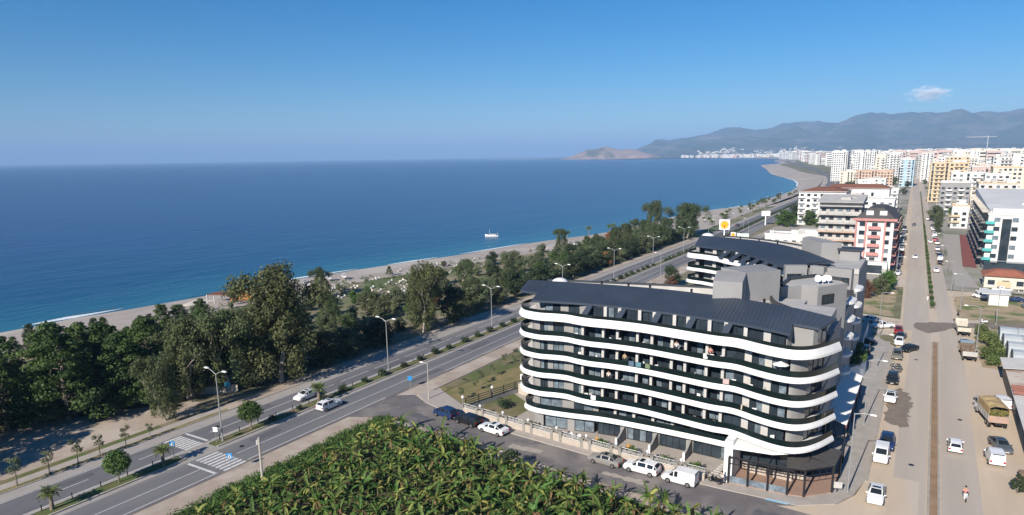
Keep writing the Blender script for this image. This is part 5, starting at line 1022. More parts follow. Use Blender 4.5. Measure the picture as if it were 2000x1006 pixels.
# fill of the wood
def inland(y): return lerp([(b_, a_) for a_, b_ in SHORE], y) + 34
TYPES = [('olive', None, 'olive_tree', 'grey-green bushy olive tree in the wood between highway and beach'), ('olive', 'dark', 'broadleaf_tree', 'dark evergreen tree in the wood between highway and beach'), ('olive', 'green', 'broadleaf_tree', 'fresh green tree in the wood between highway and beach'), ('euc', None, 'eucalyptus_tree', 'slim eucalyptus in the wood between highway and beach'), ('pine', None, 'pine_tree', 'rounded pine in the wood between highway and beach'), ('olive', 'rust', 'broadleaf_tree', 'rust-leaved tree in the wood between highway and beach')]
spots = [(t[1], t[2]) for t in HERO]; R = random.Random(5); placed = 0; tries = 0
CLEAR = [(-128, 140, -164, 172), (-118, 172, -158, 186), (-128, 222, -150, 300), (-140, 186, -168, 222)]
while placed < 262 and tries < 20000:
    tries += 1; y = R.uniform(28, 340); x = R.uniform(inland(y), -100.5)
    if y < 66 and x > -110: continue
    if y < 44 and x > -118: continue
    if any(c[2] < x < c[0] and c[1] < y < c[3] for c in CLEAR) and R.random() < .86: continue
    if x < -148 and R.random() < .7: continue
    if x < -125 and y > 95 and R.random() < .3: continue
    dm = 3.6 if y < 120 else 4.3
    if any((x - a) ** 2 + (y - b) ** 2 < dm * dm for a, b in spots): continue
    spots.append((x, y)); placed += 1; u = R.random()
    if y < 95 and x < -112: k = 4 if u < .62 else 1 if u < .8 else 0
    else: k = 0 if u < .56 else 1 if u < .74 else 2 if u < .84 else 3 if u < .92 else 4 if u < .965 else 5
    ty = TYPES[k]; h = {0: R.uniform(3.2, 6), 1: R.uniform(3.5, 6.2), 2: R.uniform(3, 5.5), 3: R.uniform(6, 9.5), 4: R.uniform(5, 9.0), 5: R.uniform(3.5, 5.5)}[k]
    if x < -150: h *= .6
    tree(ty[0], x, y, h, ty[3], 'trees of the seaside wood: ' + ty[2].replace('_', ' ') + (' ' + (ty[1] or '')), ty[1], name=ty[2], wid=R.uniform(.95, 1.3))
# row against the far lanes
for i in range(24):
    y = 90 + i * 9.5 + rnd.uniform(-2, 2)
    if 114 < y < 136: continue
    tree('olive', -100.0 + rnd.uniform(-1.2, .6) + hx(y), y, rnd.uniform(5, 8.5), 'dark roadside tree shading the seaward verge of the highway', 'roadside trees', rnd.choice(('dark', 'dark', None)), name='broadleaf_tree', wid=1.2)
# scrub under the trees: nobody could count it
sb = MB(); R = random.Random(77)
for _ in range(900):
    y = R.uniform(30, 330); x = R.uniform(inland(y) - 3, -100.3)
    if y < 67 and x > -119: continue
    leaves(sb, (x, y, .35), R.uniform(.5, 1.3), 22, .4, R, .6)
tag(sb.build('undergrowth', LEAF['olive']), 'low grey-green scrub under the seaside trees', 'scrub', kind='stuff')
# distant shore planting and palms
for i, p in enumerate(((-141.2, 279.8), (-140.5, 301.6), (-135.0, 318.2), (-130.4, 320.3), (-130.4, 332.8), (-134.9, 313.5))): palm('tall', p[0], p[1], 'tall palm against the sea near the distant beach, %s from the left' % NM[i].replace('nearest', 'first'), 'beach palms', .9)
for i in range(34):
    y = 350 + i * 11 + rnd.uniform(-3, 3); x = -100.5 + hx(y) - rnd.uniform(0, 13)
    if rnd.random() < .55: palm('mid', x, y, 'palm on the seaside promenade strip beyond the wood', 'promenade palms', rnd.uniform(.8, 1.2))
    else: tree('olive', x, y, rnd.uniform(2.5, 4.5), 'low bushy tree on the seaside promenade strip beyond the wood', 'promenade bushes', None, wid=1.2)
for i in range(46):
    y = 395 + i * 9.5 + rnd.uniform(-3, 3); x = -71 + hx(y) + rnd.uniform(0, 16); tree('olive', x, y, rnd.uniform(5, 10), 'dark tree in the park inland of the distant highway', 'park trees', rnd.choice(('dark', 'dark', 'pine', 'green')), name='broadleaf_tree', wid=1.2)
for x, y, h, lf, lb in ((-66.5, 203, 6.8, 'dark', 'dark tree on the verge left of the rear hotel block'), (-64.5, 198, 4.2, 'red', 'red-brown bush beside the dark tree by the rear block'), (-67.5, 190, 3.2, 'rust', 'small rusty shrub on the verge seen over the front roof'), (*(-43.2, 69.8), 3.4, 'dark', 'lone dark tree at the edge of the banana plantation')): tree('olive', x, y, h, lb, None, lf, name='broadleaf_tree', wid=1.0)
for i, (x, y, h, lf) in enumerate(((-10, 216, 6, 'olive'), (-13, 210, 5, 'red'), (-9, 223, 6.5, 'green'), (-15.5, 221, 5, 'dark'), (-18, 212, 5, 'olive'), (-8.3, 231, 5, 'green'))): tree('olive', x, y, h, 'bushy tree in the overgrown plot behind the hotel, %s from the road junction' % NM[i], 'trees of the overgrown plot', lf, name='broadleaf_tree')
for i in range(9): tree('olive', -9.6 + rx(300 + i * 13) + rnd.uniform(-.8, .8), 306 + i * 14, rnd.uniform(5.5, 9), 'street tree along the left pavement of the town road', 'left street trees', rnd.choice(('dark', 'green', 'olive')), name='street_tree', wid=.9)
for i in range(5): tree('olive', 9.6 + rx(400 + i * 22) + rnd.uniform(-.6, .6), 402 + i * 26, rnd.uniform(4.5, 7), 'street tree along the right pavement of the town road', 'right street trees', rnd.choice(('green', 'olive')), name='street_tree', wid=.9)
for i in range(26): y = 206 + i * 9; tree('shrub', 3.45 + rx(y), y, rnd.uniform(.7, 1.3), 'small shrub in the planted strip of the town road', 'town road median shrubs', 'green', .16, cat='shrub')
for i, (x, y) in enumerate(((-8.3, 133.2), (-8.4, 136.6), (-9.1, 130.6), (-9.6, 141.5))): tree('shrub', x, y, 2.0, 'leafy bush in the planted bed behind the ramp wall, %s from the awning' % NM[i], 'ramp bed bushes', 'green', 2.6, cat='shrub')
for i, (x, y) in enumerate(((-35.9, 81.6), (-31.2, 81.2), (-26.5, 80.9), (-22.5, 80.8), (-47.5, 82.6))): tree('shrub', x, y, 1.5, 'green shrub on the terrace behind the lattice wall, %s from the pergola' % NM[4 - i] , 'terrace shrubs', 'green', .2, cat='shrub')
tree('shrub', -56, 88.5, 1.6, 'dark shrub on the small garden lawn', None, 'dark', .17, cat='shrub', wid=1.4)
for i in range(16): tree('shrub', 12.8 + rnd.uniform(-.8, 2.8), 152 + i * 1.7, rnd.uniform(1.6, 3.2), 'pale reedy bush in the weedy plot beside the greenhouses', 'weedy plot bushes', 'palm', .06, cat='shrub', wid=.9)
for i in range(3): tree('olive', 11.9 + i * 1.1, 94.4 + i * .7, 2.6, 'dusty dark bush at the bottom right corner', 'corner bushes', 'dark', .06, name='bush', wid=.75, cat='bush')

# ---- banana plantation: each plant a stem with its own leaves
BL = leafmat('banana_leaf', (.17, .26, .055), (.08, .145, .035), .9, .38, .35, 'object'); BY = leafmat('banana_leaf_yellowing', (.39, .38, .11), (.27, .29, .075), 1.2, .3, .35, 'object'); BD = leafmat('banana_leaf_dry', (.26, .16, .07), (.17, .105, .05), 1.5, .25, .2, 'object'); BS = M('banana_stem', (.16, .14, .06), (.10, .09, .04), 3, .8, space='object')
def banana_leaf(seed, ln, wd, arch, mat):
    R = random.Random(seed); mb = MB(); n = 8; prev = None
    for i in range(n + 1):
        t = i / n; y = ln * (t - .16 * arch * t * t); z = ln * (.55 * t - .62 * arch * t * t); w = wd * (math.sin(PI * min(1, .08 + t * .93)) ** .6) * R.uniform(.82, 1.1); c = (0, y, z); row = ((-w, y + .02, z + w * .32), c, (w, y + .02, z + w * .32))
        if prev:
            sh_ = R.uniform(-.05, .05)
            mb.face([prev[0], prev[1], row[1], (row[0][0], row[0][1] - .04 + sh_, row[0][2])]); mb.face([prev[1], prev[2], (row[2][0], row[2][1] - .04 - sh_, row[2][2]), row[1]])
        prev = row
    return mb.mesh('leaf', mat)
BLM = [banana_leaf(1, 2.0, .25, .9, BL), banana_leaf(2, 1.8, .22, 1.25, BL), banana_leaf(3, 2.3, .22, .4, BL), banana_leaf(4, 1.7, .22, 1.45, BY), banana_leaf(5, 2.0, .22, .9, BY), banana_leaf(6, 1.7, .17, 1.8, BD)]
BST = MB().path([(0, 0, 0), (.03, 0, 1.0), (0, 0, 2.0)], [.17, .13, .08], 7).mesh('stem', BS)
def field_top(x): return lerp([(-72, 73.8), (-64, 73.6), (-50, 72.6), (-38, 70.4), (-15, 68.8), (0, 68)], x)
def field_bot(x): return lerp([(-72, 37.5), (-60, 43.5), (-45, 51.0), (-30, 58.5), (-12, 66.5)], x)
R = random.Random(14); cand = []; x = -66.4
while x < -13:
    y = field_bot(x) + R.random()
    while y < field_top(x) - .6: cand.append((x + R.uniform(-.55, .55), y + R.uniform(-.5, .5))); y += 1.92
    x += 1.9
cand.sort(key=lambda p: -p[1]); print('banana plants', len(cand))
def banana(x, y, R):
    s = R.uniform(.6, 1.0) * (.75 if x < -66.5 else 1); g = thing('banana_plant', (x, y, .02), 'leafy banana plant standing in the plantation below the side street', 'banana plant', 'banana plants of the plantation', R.uniform(0, 6.28), s); put('stem', BST, g); n = R.randint(9, 13)
    for i in range(n):
        u = i / n; a = i * 2.4 + R.uniform(-.3, .3); m = R.random(); lm = BLM[R.choice((0, 1, 2))] if m < .66 else BLM[R.choice((3, 4))] if m < .90 else BLM[5]
        put('leaf', lm, g, (0, 0, 1.9 + .1 * u), (-.55 + 1.35 * u + R.uniform(-.25, .25), R.uniform(-.45, .45), a), R.uniform(.8, 1.1))
for p in cand[:]: banana(p[0], p[1], R)
# rough hedge and creepers along the plantation edge
hb = MB(); R = random.Random(8)
for i in range(520): y = 36 + 39.5 * i / 519; leaves(hb, (-69.6 + R.uniform(-1.7, 2.0), y, .2 + R.random() * .35), R.uniform(.45, .9), 46, .17, R, .6)
for i in range(70): x = -69 + 20 * i / 69; leaves(hb, (x, field_top(x) + R.uniform(-.6, .4), .3), R.uniform(.3, .7), 28, .22, R, .7)
tag(hb.build('field_hedge', LEAF['hedge']), 'bright green creeping hedge along the plantation edge', 'hedge', kind='stuff')
gb = MB()
for i in range(2600):
    x = R.uniform(-71, -12); y = R.uniform(field_bot(x), field_top(x)); leaves(gb, (x, y, .25), .5, 3, .45, R, .5)
tag(gb.build('plantation_weeds', LEAF['hedge']), 'dark weeds under the banana plants', 'weeds', kind='stuff')
# ------------------------------------------------------------------ town buildings
TW = {'white': MT['town'], 'cream': M('cream_render', (.66, .60, .50), None, .3), 'yellow': M('ochre_render', (.58, .46, .30), (.52, .41, .27), .2), 'salmon': M('salmon_render', (.56, .40, .30), None, .2), 'grey': MT['greyw'], 'pink': M('pink_trim', (.50, .24, .22), None, .4), 'blue': M('sky_blue_render', (.40, .54, .62), None, .3), 'rose': M('rose_render', (.55, .42, .38), None, .3), 'dgrey': MT['grey'], 'teal': M('teal_glass', (.10, .42, .40), (.07, .32, .31), .6, .2), 'brownroof': M('brown_tiles', (.21, .09, .055), (.16, .07, .045), 1.2, .9), 'redroof': M('red_roof_tiles', (.33, .12, .075), (.26, .10, .06), .8, .9), 'slate': M('slate_tiles', (.085, .08, .08), None, .8, .8), 'pv': glassy('solar_panel', (.03, .04, .07), .2), 'flat': M('roof_screed', (.52, .49, .45), (.42, .40, .37), .2, .9)}
def block(name, x0, x1, y0, y1, H, label, wallm='white', fl=3.0, roofm='flat', balm='white', near=False, group=None, base=0., side=None, bal=True, seed=0, parapet=.7, cat='building', bay=3.2, hip=0):
    """flat-sided block: walls, windows as pieces, balcony slabs, roof and roof-top huts"""
    R = random.Random(seed * 13 + int(x0 * 7 + y0)); g = thing(name, (0, 0, 0), label, cat, group)
    MB().box((x0 + x1) / 2, (y0 + y1) / 2, base, x1 - x0, y1 - y0, H).build('wall', TW[wallm], g)
    mb = MB(); e = .25; mb.box((x0 + x1) / 2, y0 - e / 2 + .1, base + H, x1 - x0 + 2 * e, .35, parapet); mb.box((x0 + x1) / 2, y1, base + H, x1 - x0 + 2 * e, .3, parapet); mb.box(x0 - .08, (y0 + y1) / 2, base + H + .01, .3, y1 - y0, parapet - .02); mb.box(x1 + .08, (y0 + y1) / 2, base + H + .01, .3, y1 - y0, parapet - .02)
    mb.build('parapet', TW[balm if balm != 'none' else wallm], g)
    sd = side or ('R' if (x0 + x1) / 2 < 0 else 'L'); n = max(1, int(H / fl)); wm = MB(); bm = MB(); dm = MB()
    faces = [('F', x0, x1, y0), (sd, y0, y1, x1 if sd == 'R' else x0)]
    for f, a, b, c in faces:
        by = bay if near else R.uniform(2.5, 4.4); nb = max(1, int((b - a) / by)); off = R.randrange(2); ct = [R.choice('wwwbbsn') for _ in range(nb)]
        for k in range(n):
            z = base + k * fl + .9
            for i in range(nb):
                s = a + (b - a) * (i + .5) / nb; w = min(1.7, (b - a) / nb * .55); isb = bal and k > 0 and (i + off) % 2 == 0
                if not near:
                    if ct[i] == 'n': continue
                    isb = bal and k > 0 and ct[i] == 'b'
                    if ct[i] == 's': w *= .8
                h_ = (fl - .35 if (not near and ct[i] == 's') else 1.45) if not isb else 2.0; zz = z if not isb else z - .75
                q = (s, c - .03, zz, w, .08, h_) if f == 'F' else (c + (.03 if f == 'R' else -.03), s, zz, .08, w, h_)
                if near:
                    o = MB().box(*q).build('window', MT['glass'] if R.random() < .75 else MT['glass2'], g); fr = (q[0], q[1], q[2] + q[5], q[3] + .14, q[4] + .1, .08); fs = (q[0], q[1], q[2] - .1, q[3] + .2, q[4] + .16, .1)
                    MB().box(*fr).box(*fs).build('frame', TW['white'], o)
                else: wm.box(*q, mi=0 if R.random() < .8 else 1)
                if isb:
                    wl = (b - a) / nb * 1.0; dp = 1.25
                    b1 = MB() if near else bm
                    for (tgt, zb, hh, dd, th) in ((b1, z - .95, .16, dp, None), (b1, z - .80, .95, .1, 1)):
                        if f == 'F': tgt.box(s, c - (dp / 2 if not th else dp), zb, wl, dd if not th else .1, hh)
                        else: sg = 1 if f == 'R' else -1; tgt.box(c + sg * (dp / 2 if not th else dp), s, zb, dd if not th else .1, wl, hh)
                    if near: b1.build('balcony', TW[balm], g)
    if wm.v: tag(wm.build('windows', [MT['glass'], MT['glass2']], g), kind='stuff')
    if bm.v: tag(bm.build('balconies', TW[balm], g), kind='stuff')
    if hip:
        cx, cy = (x0 + x1) / 2, (y0 + y1) / 2; k = min(x1 - x0, y1 - y0) * .32; z0 = base + H + parapet * .5; mb = MB(); o = .7; P = [(x0 - o, y0 - o, z0), (x1 + o, y0 - o, z0), (x1 + o, y1 + o, z0), (x0 - o, y1 + o, z0)]; Q = [(x0 + k, y0 + k, z0 + hip), (x1 - k, y0 + k, z0 + hip), (x1 - k, y1 - k, z0 + hip), (x0 + k, y1 - k, z0 + hip)]
        for i in range(4): mb.face([P[i], P[(i + 1) % 4], Q[(i + 1) % 4], Q[i]])
        mb.face(Q); mb.build('roof', TW[roofm], g)
    else:
        MB().box((x0 + x1) / 2, (y0 + y1) / 2, base + H, x1 - x0 - .3, y1 - y0 - .3, .12).build('roof', TW[roofm], g)
        for _ in range(1 + (x1 - x0 > 14)):
            w = R.uniform(2.5, 5); MB().box(R.uniform(x0 + 3, x1 - 3), R.uniform(y0 + 3, y1 - 3), base + H + .1, w, R.uniform(2.5, 4), R.uniform(1.6, 2.8)).build('roof_hut', TW[R.choice(('white', wallm, 'grey'))], g)
        mb = MB()
        for _ in range(3): a, b = R.uniform(x0 + 1, x1 - 1), R.uniform(y0 + 1, y1 - 1); mb.tube((a, b, base + H + .1), (a, b, base + H + 1.3), .5, n=8)
        tag(mb.build('water_tanks', TW['white'], g), kind='stuff')
    return g
# red-and-white block beside the junction
g = block('apartment_block', -21.0, -9.8, 257.5, 284, 17.4, 'white apartment block with pink balconies, pink corner frame and dark hipped roof', 'white', 2.9, 'slate', 'pink', True, hip=3.6, bay=3.0)
MB().box(-15.4, 257.0, 17.3, 13, 1.2, .8).build('cornice', TW['pink'], g)
for x in (-20.9, -18.0, -12.3): MB().box(x, 257.2, 3, .5, .7, 14.4).build('pilaster', TW['pink'], g)
MB().box(-14.2, 255.6, 0, 7.5, 4.2, 4.0).build('shop_base', TW['white'], g); MB().box(-14.2, 253.4, .4, 4.6, .2, 2.6).build('shop_window', MT['glass'], g)
for x in (-17.2, -13.2): MB().box(x, 259.5, 18.6, 2.2, 2.2, 1.9).build('dormer', TW['white'], g)
# scaffolded grey block
g = block('apartment_block', -37, -22.5, 292, 306, 20.2, 'unfinished grey apartment block with open floors and orange edge boards', 'grey', 3.3, 'flat', 'grey', True, bay=2.6)
for k in range(6): MB().box(-29.7, 291.0, 2.9 + k * 3.3, 15.6, 2.4, .35).build('floor_slab', TW['grey' if k not in (1, 2) else 'salmon'], g)
mb = MB(); mb.prism([(-38, 290), (-21.8, 290), (-21.8, 307), (-38, 307)], 20.9, [21.1, 21.1, 23.2, 23.2]); mb.build('metal_roof', MT['greyw'], g)
block('hotel_building', -64, -40, 415, 440, 18.0, 'white hotel with round emblem wall and brown roof behind the grey block', 'white', 3.0, 'brownroof', 'white', True, hip=2.2)
block('hotel_building', -38, -16, 400, 418, 15.5, 'white terraced hotel behind the red-and-white block', 'white', 3.0, 'flat', 'white', True); block('hotel_building', -58, -22, 470, 486, 17.5, 'long white hotel with brown tiled roof', 'white', 3.0, 'brownroof', 'white', False, hip=2.4)
block('apartment_block', -23, -11.5, 312, 335, 15.2, 'pale grey block tight behind the red-and-white one', 'grey', 3, 'slate', 'rose', True, hip=2); block('apartment_block', -24, -13.5, 345, 366, 13, 'white low apartment block along the left pavement', 'white', 3, 'flat', 'white', True); block('house', -20, -14.6, 376, 388, 7, 'white house with maroon roof along the left pavement', 'white', 3, 'brownroof', 'white', True, hip=1.6, bal=False)
# forecourt building and its stone wall
g = block('service_building', -62, -34, 318, 328, 4.4, 'long low white service building by the forecourt signs', 'white', 4.0, 'flat', 'white', True, bal=False); MB().box(-44, 323, 4.4, 9, 6, 2.6).build('upper_room', TW['white'], g)
g = thing('retaining_wall', (0, 0, 0), 'long pale stone retaining wall below the white service building', 'wall'); wall(g, [(-63, 309), (-33, 300)], 0, 3.3, 'cream', .5, 'stonework'); wall(g, [(-63, 318), (-63, 309)], 0, 3.3, 'cream', .5, 'stonework')
g = thing('boundary_wall', (0, 0, 0), 'low white boundary wall behind the rear hotel block', 'wall'); wall(g, [(-64, 282), (-34, 272), (-20, 262)], 0, 1.6, 'white', .3, 'stonework')
hb = MB(); R = random.Random(55)
for i in range(60): leaves(hb, (-47 + i * .35, 290 - i * .2 + R.uniform(-1, 1), 1.4), 1.3, 40, .4, R)
tag(hb.build('garden_hedge', LEAF['green']), 'bright green hedge in front of the stone retaining wall', 'hedge', kind='stuff')
# white-and-teal block on the right
g = block('apartment_block', 17.0, 42, 281, 392, 18.4, 'long white apartment block with dark side balconies and teal corner balconies on the right', 'white', 3.05, 'flat', 'white', True, bal=False, bay=4.5)
for k in range(1, 6):
    MB().box(17.6, 280.4, k * 3.05 + .2, 2.6, 1.6, .9).build('corner_balcony', TW['teal'], g)
    for i in range(7): y = 288 + i * 14.5; MB().box(16.2, y + 3, k * 3.05 - .1, 1.8, 9.5, .25).build('side_balcony', TW['dgrey'], g); MB().box(15.4, y + 3, k * 3.05 + .1, .1, 9.5, .8).build('side_rail', MT['rail'], g)
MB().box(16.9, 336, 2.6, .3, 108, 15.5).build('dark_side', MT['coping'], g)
MB().box(22.2, 280.9, 3.2, 2.6, .3, 14).build('stair_glazing', MT['glass'], g); MB().box(29.5, 279.0, .1, 25, 4.4, 2.9).build('ground_floor', MT['glass'], g); MB().box(35, 276.7, .2, 13, .2, 2.2).build('blue_hoarding', M('blue_hoarding_paint', (.02, .08, .42), None, .5), g)
mb = MB(); mb.prism([(17.5, 284), (41, 284), (41, 390), (17.5, 390)], 18.6, [19.4, 19.4, 22.2, 22.2]); mb.build('white_roof', TW['white'], g); MB().box(30, 282.2, 18.6, 24, 2.2, 2.0).build('penthouse', TW['white'], g)
for i in range(16): MB().box(16.6, 286 + i * 6.6, 18.9, 2.6, .3, .3).build('roof_beam', TW['cream'], g)
sheet('red_forecourt', [(11.5, 284), (15.6, 282), (15.6, 392), (13, 392)], .075, M('red_paving', (.26, .09, .08), None, .5, .9)); sheet('grey_forecourt', [(8.6, 240), (14.5, 240), (11.4, 284), (12.9, 392), (6.2, 392)], .07, MT['pave2'])
g = block('small_house', 15.6, 26, 243, 252, 3.4, 'cream bungalow with red tiled roof beside the weedy plot', 'cream', 3.4, 'redroof', 'white', True, bal=False, hip=1.5, parapet=.2, cat='house'); MB().box(20.5, 242.6, .3, 3.2, .3, 1.8).build('yellow_shutter', TW['yellow'], g)
g = thing('kiosk_hut', (0, 0, 0), 'white site hut with pale lean-to roof in the right-hand plot', 'hut'); MB().box(17.4, 216.5, .07, 4.2, 4.2, 2.9).build('wall', TW['white'], g); mb = MB(); mb.prism([(13.6, 213.9), (19.9, 213.9), (19.9, 220), (13.6, 220)], [2.95, 3.1, 3.3, 3.15], [3.05, 3.2, 3.4, 3.25]); mb.build('roof', TW['white'], g)
for i, (x, y, c, s, r, lb) in enumerate(((14.6, 230, 'white', 'van', .4, 'white van parked in front of the bungalow'), (14.4, 223, 'white', 'pickup', .9, 'white pickup beside the site hut'), (21.6, 222.5, 'blue', 'sedan', 1.5, 'blue car parked behind the site hut'), (23.6, 213, 'teal', 'suv', .2, 'pale blue car at the right frame edge by the site hut'), (19.6, 236, 'white', 'pickup', 1.5, 'white truck-like pickup before the bungalow'), (23.5, 234, 'silver', 'sedan', 1.5, 'silver car at the right before the bungalow'))): car(s, c, x, y, r, lb, 'vehicles in the right-hand plot')
# greenhouses and shed at the right edge
PLS = M('greenhouse_film', (.42, .45, .46), (.36, .39, .40), .4, .3, spec=.5)
for i in range(4):
    y = 149 + i * 6.3; x0 = 15.2 - i * .25; g = thing('greenhouse', (0, 0, 0), 'arched grey plastic greenhouse tunnel at the right edge, %s from the shed' % NM[i], 'greenhouse', 'greenhouse tunnels')
    arc = [(y + 3.1 * math.cos(PI * k / 10), 1.9 + 2.5 * math.sin(PI * k / 10)) for k in range(11)]; arc = [(y + 3.1, .06)] + arc + [(y - 3.1, .06)]
    for j in range(9): a, b = x0 + j * 3, x0 + j * 3 + 2.9; mb = MB(); mb.grid([[(a, p, z), (b, p, z)] for p, z in arc]); mb.build('film_panel', PLS, g)
    mb = MB(); mb.face([(x0 + .05, p, z) for p, z in arc]); mb.build('end_wall', M('end_film', (.26, .28, .28), (.2, .21, .21), 1.2, .5), g)
    for j in range(10): mb = MB(); mb.path([(x0 + j * 3 - .05, p, z + .03) for p, z in arc], [.05] * 13, 4); mb.build('hoop', MT['lamp'], g)
SHD = M('rusty_sheet', (.62, .56, .49), (.50, .42, .34), .35, .8, c3=(.38, .22, .14), s3=.9, aniso=(.35, 1, 1)); SH2 = M('clean_sheet', (.60, .58, .55), (.52, .50, .47), .3, .8)
g = thing('shed', (0, 0, 0), 'long shed with rust-streaked pale sheet roof at the right edge', 'shed')
for (a, b, m, z) in ((139, 146.5, SH2, 3.3), (128, 138.9, SHD, 3.1), (104, 127.9, SH2, 3.0)):
    n_ = int((b - a) / 1.1)
    for i in range(n_): y = a + (b - a) * i / n_; w = (b - a) / n_; mb = MB(); xx = 13.2 + (0 if a > 130 else .3); mb.prism([(xx, y), (30, y), (30, y + w * .96), (xx, y + w * .96)], [z, z + 1.2, z + 1.2, z], [z + .07, z + 1.27, z + 1.27, z + .07]); mb.build('roof_sheet', m, g)
for a, b, m in ((122, 146, 'coping'), (104, 122, 'teal')): MB().box(13.9, (a + b) / 2, .06, .25, b - a, 2.9).build('wall', MT['coping'] if m == 'coping' else M('blue_grey_sheet', (.12, .18, .22), None, 1), g)
for i in range(3): MB().box(20, 124.6 + i * 1.6, 3.32 + i * .0, 13, .22, .5).build('roof_batten', M('red_batten', (.28, .12, .09), None, 1), g)
g = thing('pallet_stack', (13.0, 99.0, .06), 'stack of brown pallets against the shed wall', 'pallets')
for i in range(7): MB().box(rnd.uniform(-.05, .05), 0, i * .16, 1.2, 1.0, .11, rnd.uniform(-.1, .1)).build('pallet', MT['wood'], g)
# low walls and fence by the highway car park
g = thing('car_park_wall', (0, 0, 0), 'low orange stone wall behind the gravel car park', 'wall'); wall(g, [(-118, 47.5), (-112, 62), (-106, 68.5), (-101.5, 72.5)], 0, 1.3, 'cream', .4, 'stonework')
g = thing('beach_hut', (0, 0, 0), 'low orange beach building with brown roof by the shore', 'hut'); MB().box(-171.5, 128.5, -.9, 7, 5, 3.1, .35).build('wall', M('orange_render', (.55, .22, .07), None, 1), g); MB().box(-171.5, 128.5, 2.2, 8.4, 6.4, .25, .35).build('roof', TW['brownroof'], g); MB().box(-176.8, 124.4, 1.5, 7, 4.4, .15, .35).build('awning', TW['brownroof'], g)
for x, y in ((-179.6, 121.2), (-175.4, 120.6), (-178.6, 125.4)): MB().box(x, y, -1.2, .2, .2, 2.8).build('post', TW['white'], g)
g = thing('beach_terrace', (0, 0, 0), 'pale concrete terrace slab at the edge of the beach', 'terrace'); MB().box(-181, 122, -1.8, 12, 7, .7, .45).build('slab', TW['cream'], g)
# gravestones of the seaside cemetery
R = random.Random(19)
for i in range(80):
    c = CLEAR[R.choice((0, 0, 2, 3))]; x, y = R.uniform(c[2] + 4, c[0]), R.uniform(c[1], c[3]); mb = MB(); mb.box(0, 0, 0, .7, 1.5, .3); mb.box(0, .7, .2, .6, .12, .6); tag(mb.build('gravestone', TW['cream'] if R.random() < .35 else TW['grey'], loc=(x, y, 0), rot=R.uniform(-.2, .2)), 'pale gravestone in the seaside cemetery clearing', 'gravestone', 'cemetery gravestones')
# named towers further along
BL_ = [('apartment_block', 9.6, 17, 425, 440, 11.5, 'white block with ochre band beside the right-hand road', 'white', 'yellow'), ('apartment_block', 4, 20, 512, 530, 20, 'grey apartment block with dark windows right of the town road', 'dgrey', 'white'), ('apartment_block', 22, 40, 470, 500, 21, 'white block with ochre stripes at the right edge', 'white', 'yellow'), ('tower_block', -3, 22, 640, 665, 30, 'ochre tower with rounded balconies right of the road end', 'yellow', 'yellow'), ('tower_block', 36, 62, 610, 640, 27, 'ochre and white tower at the right edge', 'cream', 'yellow'), ('apartment_block', 10, 30, 570, 590, 24, 'white block in front of the ochre tower', 'white', 'white'), ('school_building', -74, -38, 850, 872, 19, 'long salmon building with dark roof', 'salmon', 'salmon'), ('tower_block', -34, -20, 905, 930, 30, 'sky blue and white tower beside the salmon building', 'blue', 'white'), ('tower_block', -92, -66, 1010, 1035, 40, 'tall white tower with many balconies', 'white', 'white'), ('tower_block', -124, -104, 1060, 1085, 40, 'tall white twin tower nearer the shore', 'white', 'white'), ('apartment_block', -98, -80, 930, 950, 16, 'cream low block before the white towers', 'cream', 'cream'), ('apartment_block', -66, -46, 760, 775, 12, 'white low block before the salmon building', 'white', 'white'), ('tower_block', 44, 58, 760, 785, 33, 'white and grey tower at the right skyline', 'white', 'grey'), ('tower_block', 66, 84, 700, 720, 27, 'maroon and white tower at the right edge', 'rose', 'white'), ('apartment_block', 26, 44, 690, 712, 26, 'pale rose block between the ochre towers', 'rose', 'white')]
for i, (n_, a, b, c, d, H_, lb, wmn, bmn) in enumerate(BL_): block(n_, a, b, c, d, H_, lb, wmn, 3, 'redroof' if wmn == 'salmon' else 'flat', bmn, c < 560, seed=i, bal=(wmn != 'salmon'))
R = random.Random(42); occ = [(t[1] - 5, t[2] + 5, t[3] - 5, t[4] + 5) for t in BL_]; cnt = 0; tries = 0; CW = {'white': 'white', 'cream': 'cream', 'rose': 'pale rose', 'yellow': 'ochre', 'grey': 'grey', 'blue': 'pale blue'}
far = MB()
while cnt < 170 and tries < 12000:
    tries += 1; y = 430 + 2300 * R.random() ** 1.25; x = R.uniform(hx(y) - 50, .105 * y + 20); w, d = R.uniform(10, 22), R.uniform(12, 20); a, b = x - w / 2, x + w / 2
    if b > rx(y) - 8 and a < rx(y) + 12 and y < 1000: continue
    if a < hx(y) - 50 or (y < 1000 and a < hx(y) - 66 + 4): continue
    if -45 < x < -12 and y < 840 and R.random() < .3: continue
    if any(a < o[1] and b > o[0] and y - d / 2 < o[3] and y + d / 2 > o[2] for o in occ): continue
    occ.append((a - 4, b + 4, y - d / 2 - 4, y + d / 2 + 4)); cnt += 1
    H_ = R.choice((12, 15, 18, 21, 24)) if y < 700 else R.choice((15, 18, 21, 24, 27, 30, 33, 36)); H_ = min(H_, 15 + y / 45)
    if x < -12 and y < 800: H_ = min(H_, 15)
    wmn = R.choice(('white', 'white', 'white', 'cream', 'rose', 'white', 'grey', 'cream', 'white', 'white', 'yellow', 'blue') if cnt % 3 == 0 else ('white', 'white', 'cream', 'grey', 'white')); bmn = R.choice(('white', wmn, 'white'))
    block('apartment_block', a, b, y - d / 2, y + d / 2, H_, '%s apartment block in the crowded hazy town towards the hills' % CW[wmn], wmn, 3, R.choice(('flat', 'flat', 'flat', 'redroof')), bmn, False, 'distant %s apartment blocks' % CW[wmn], seed=cnt)
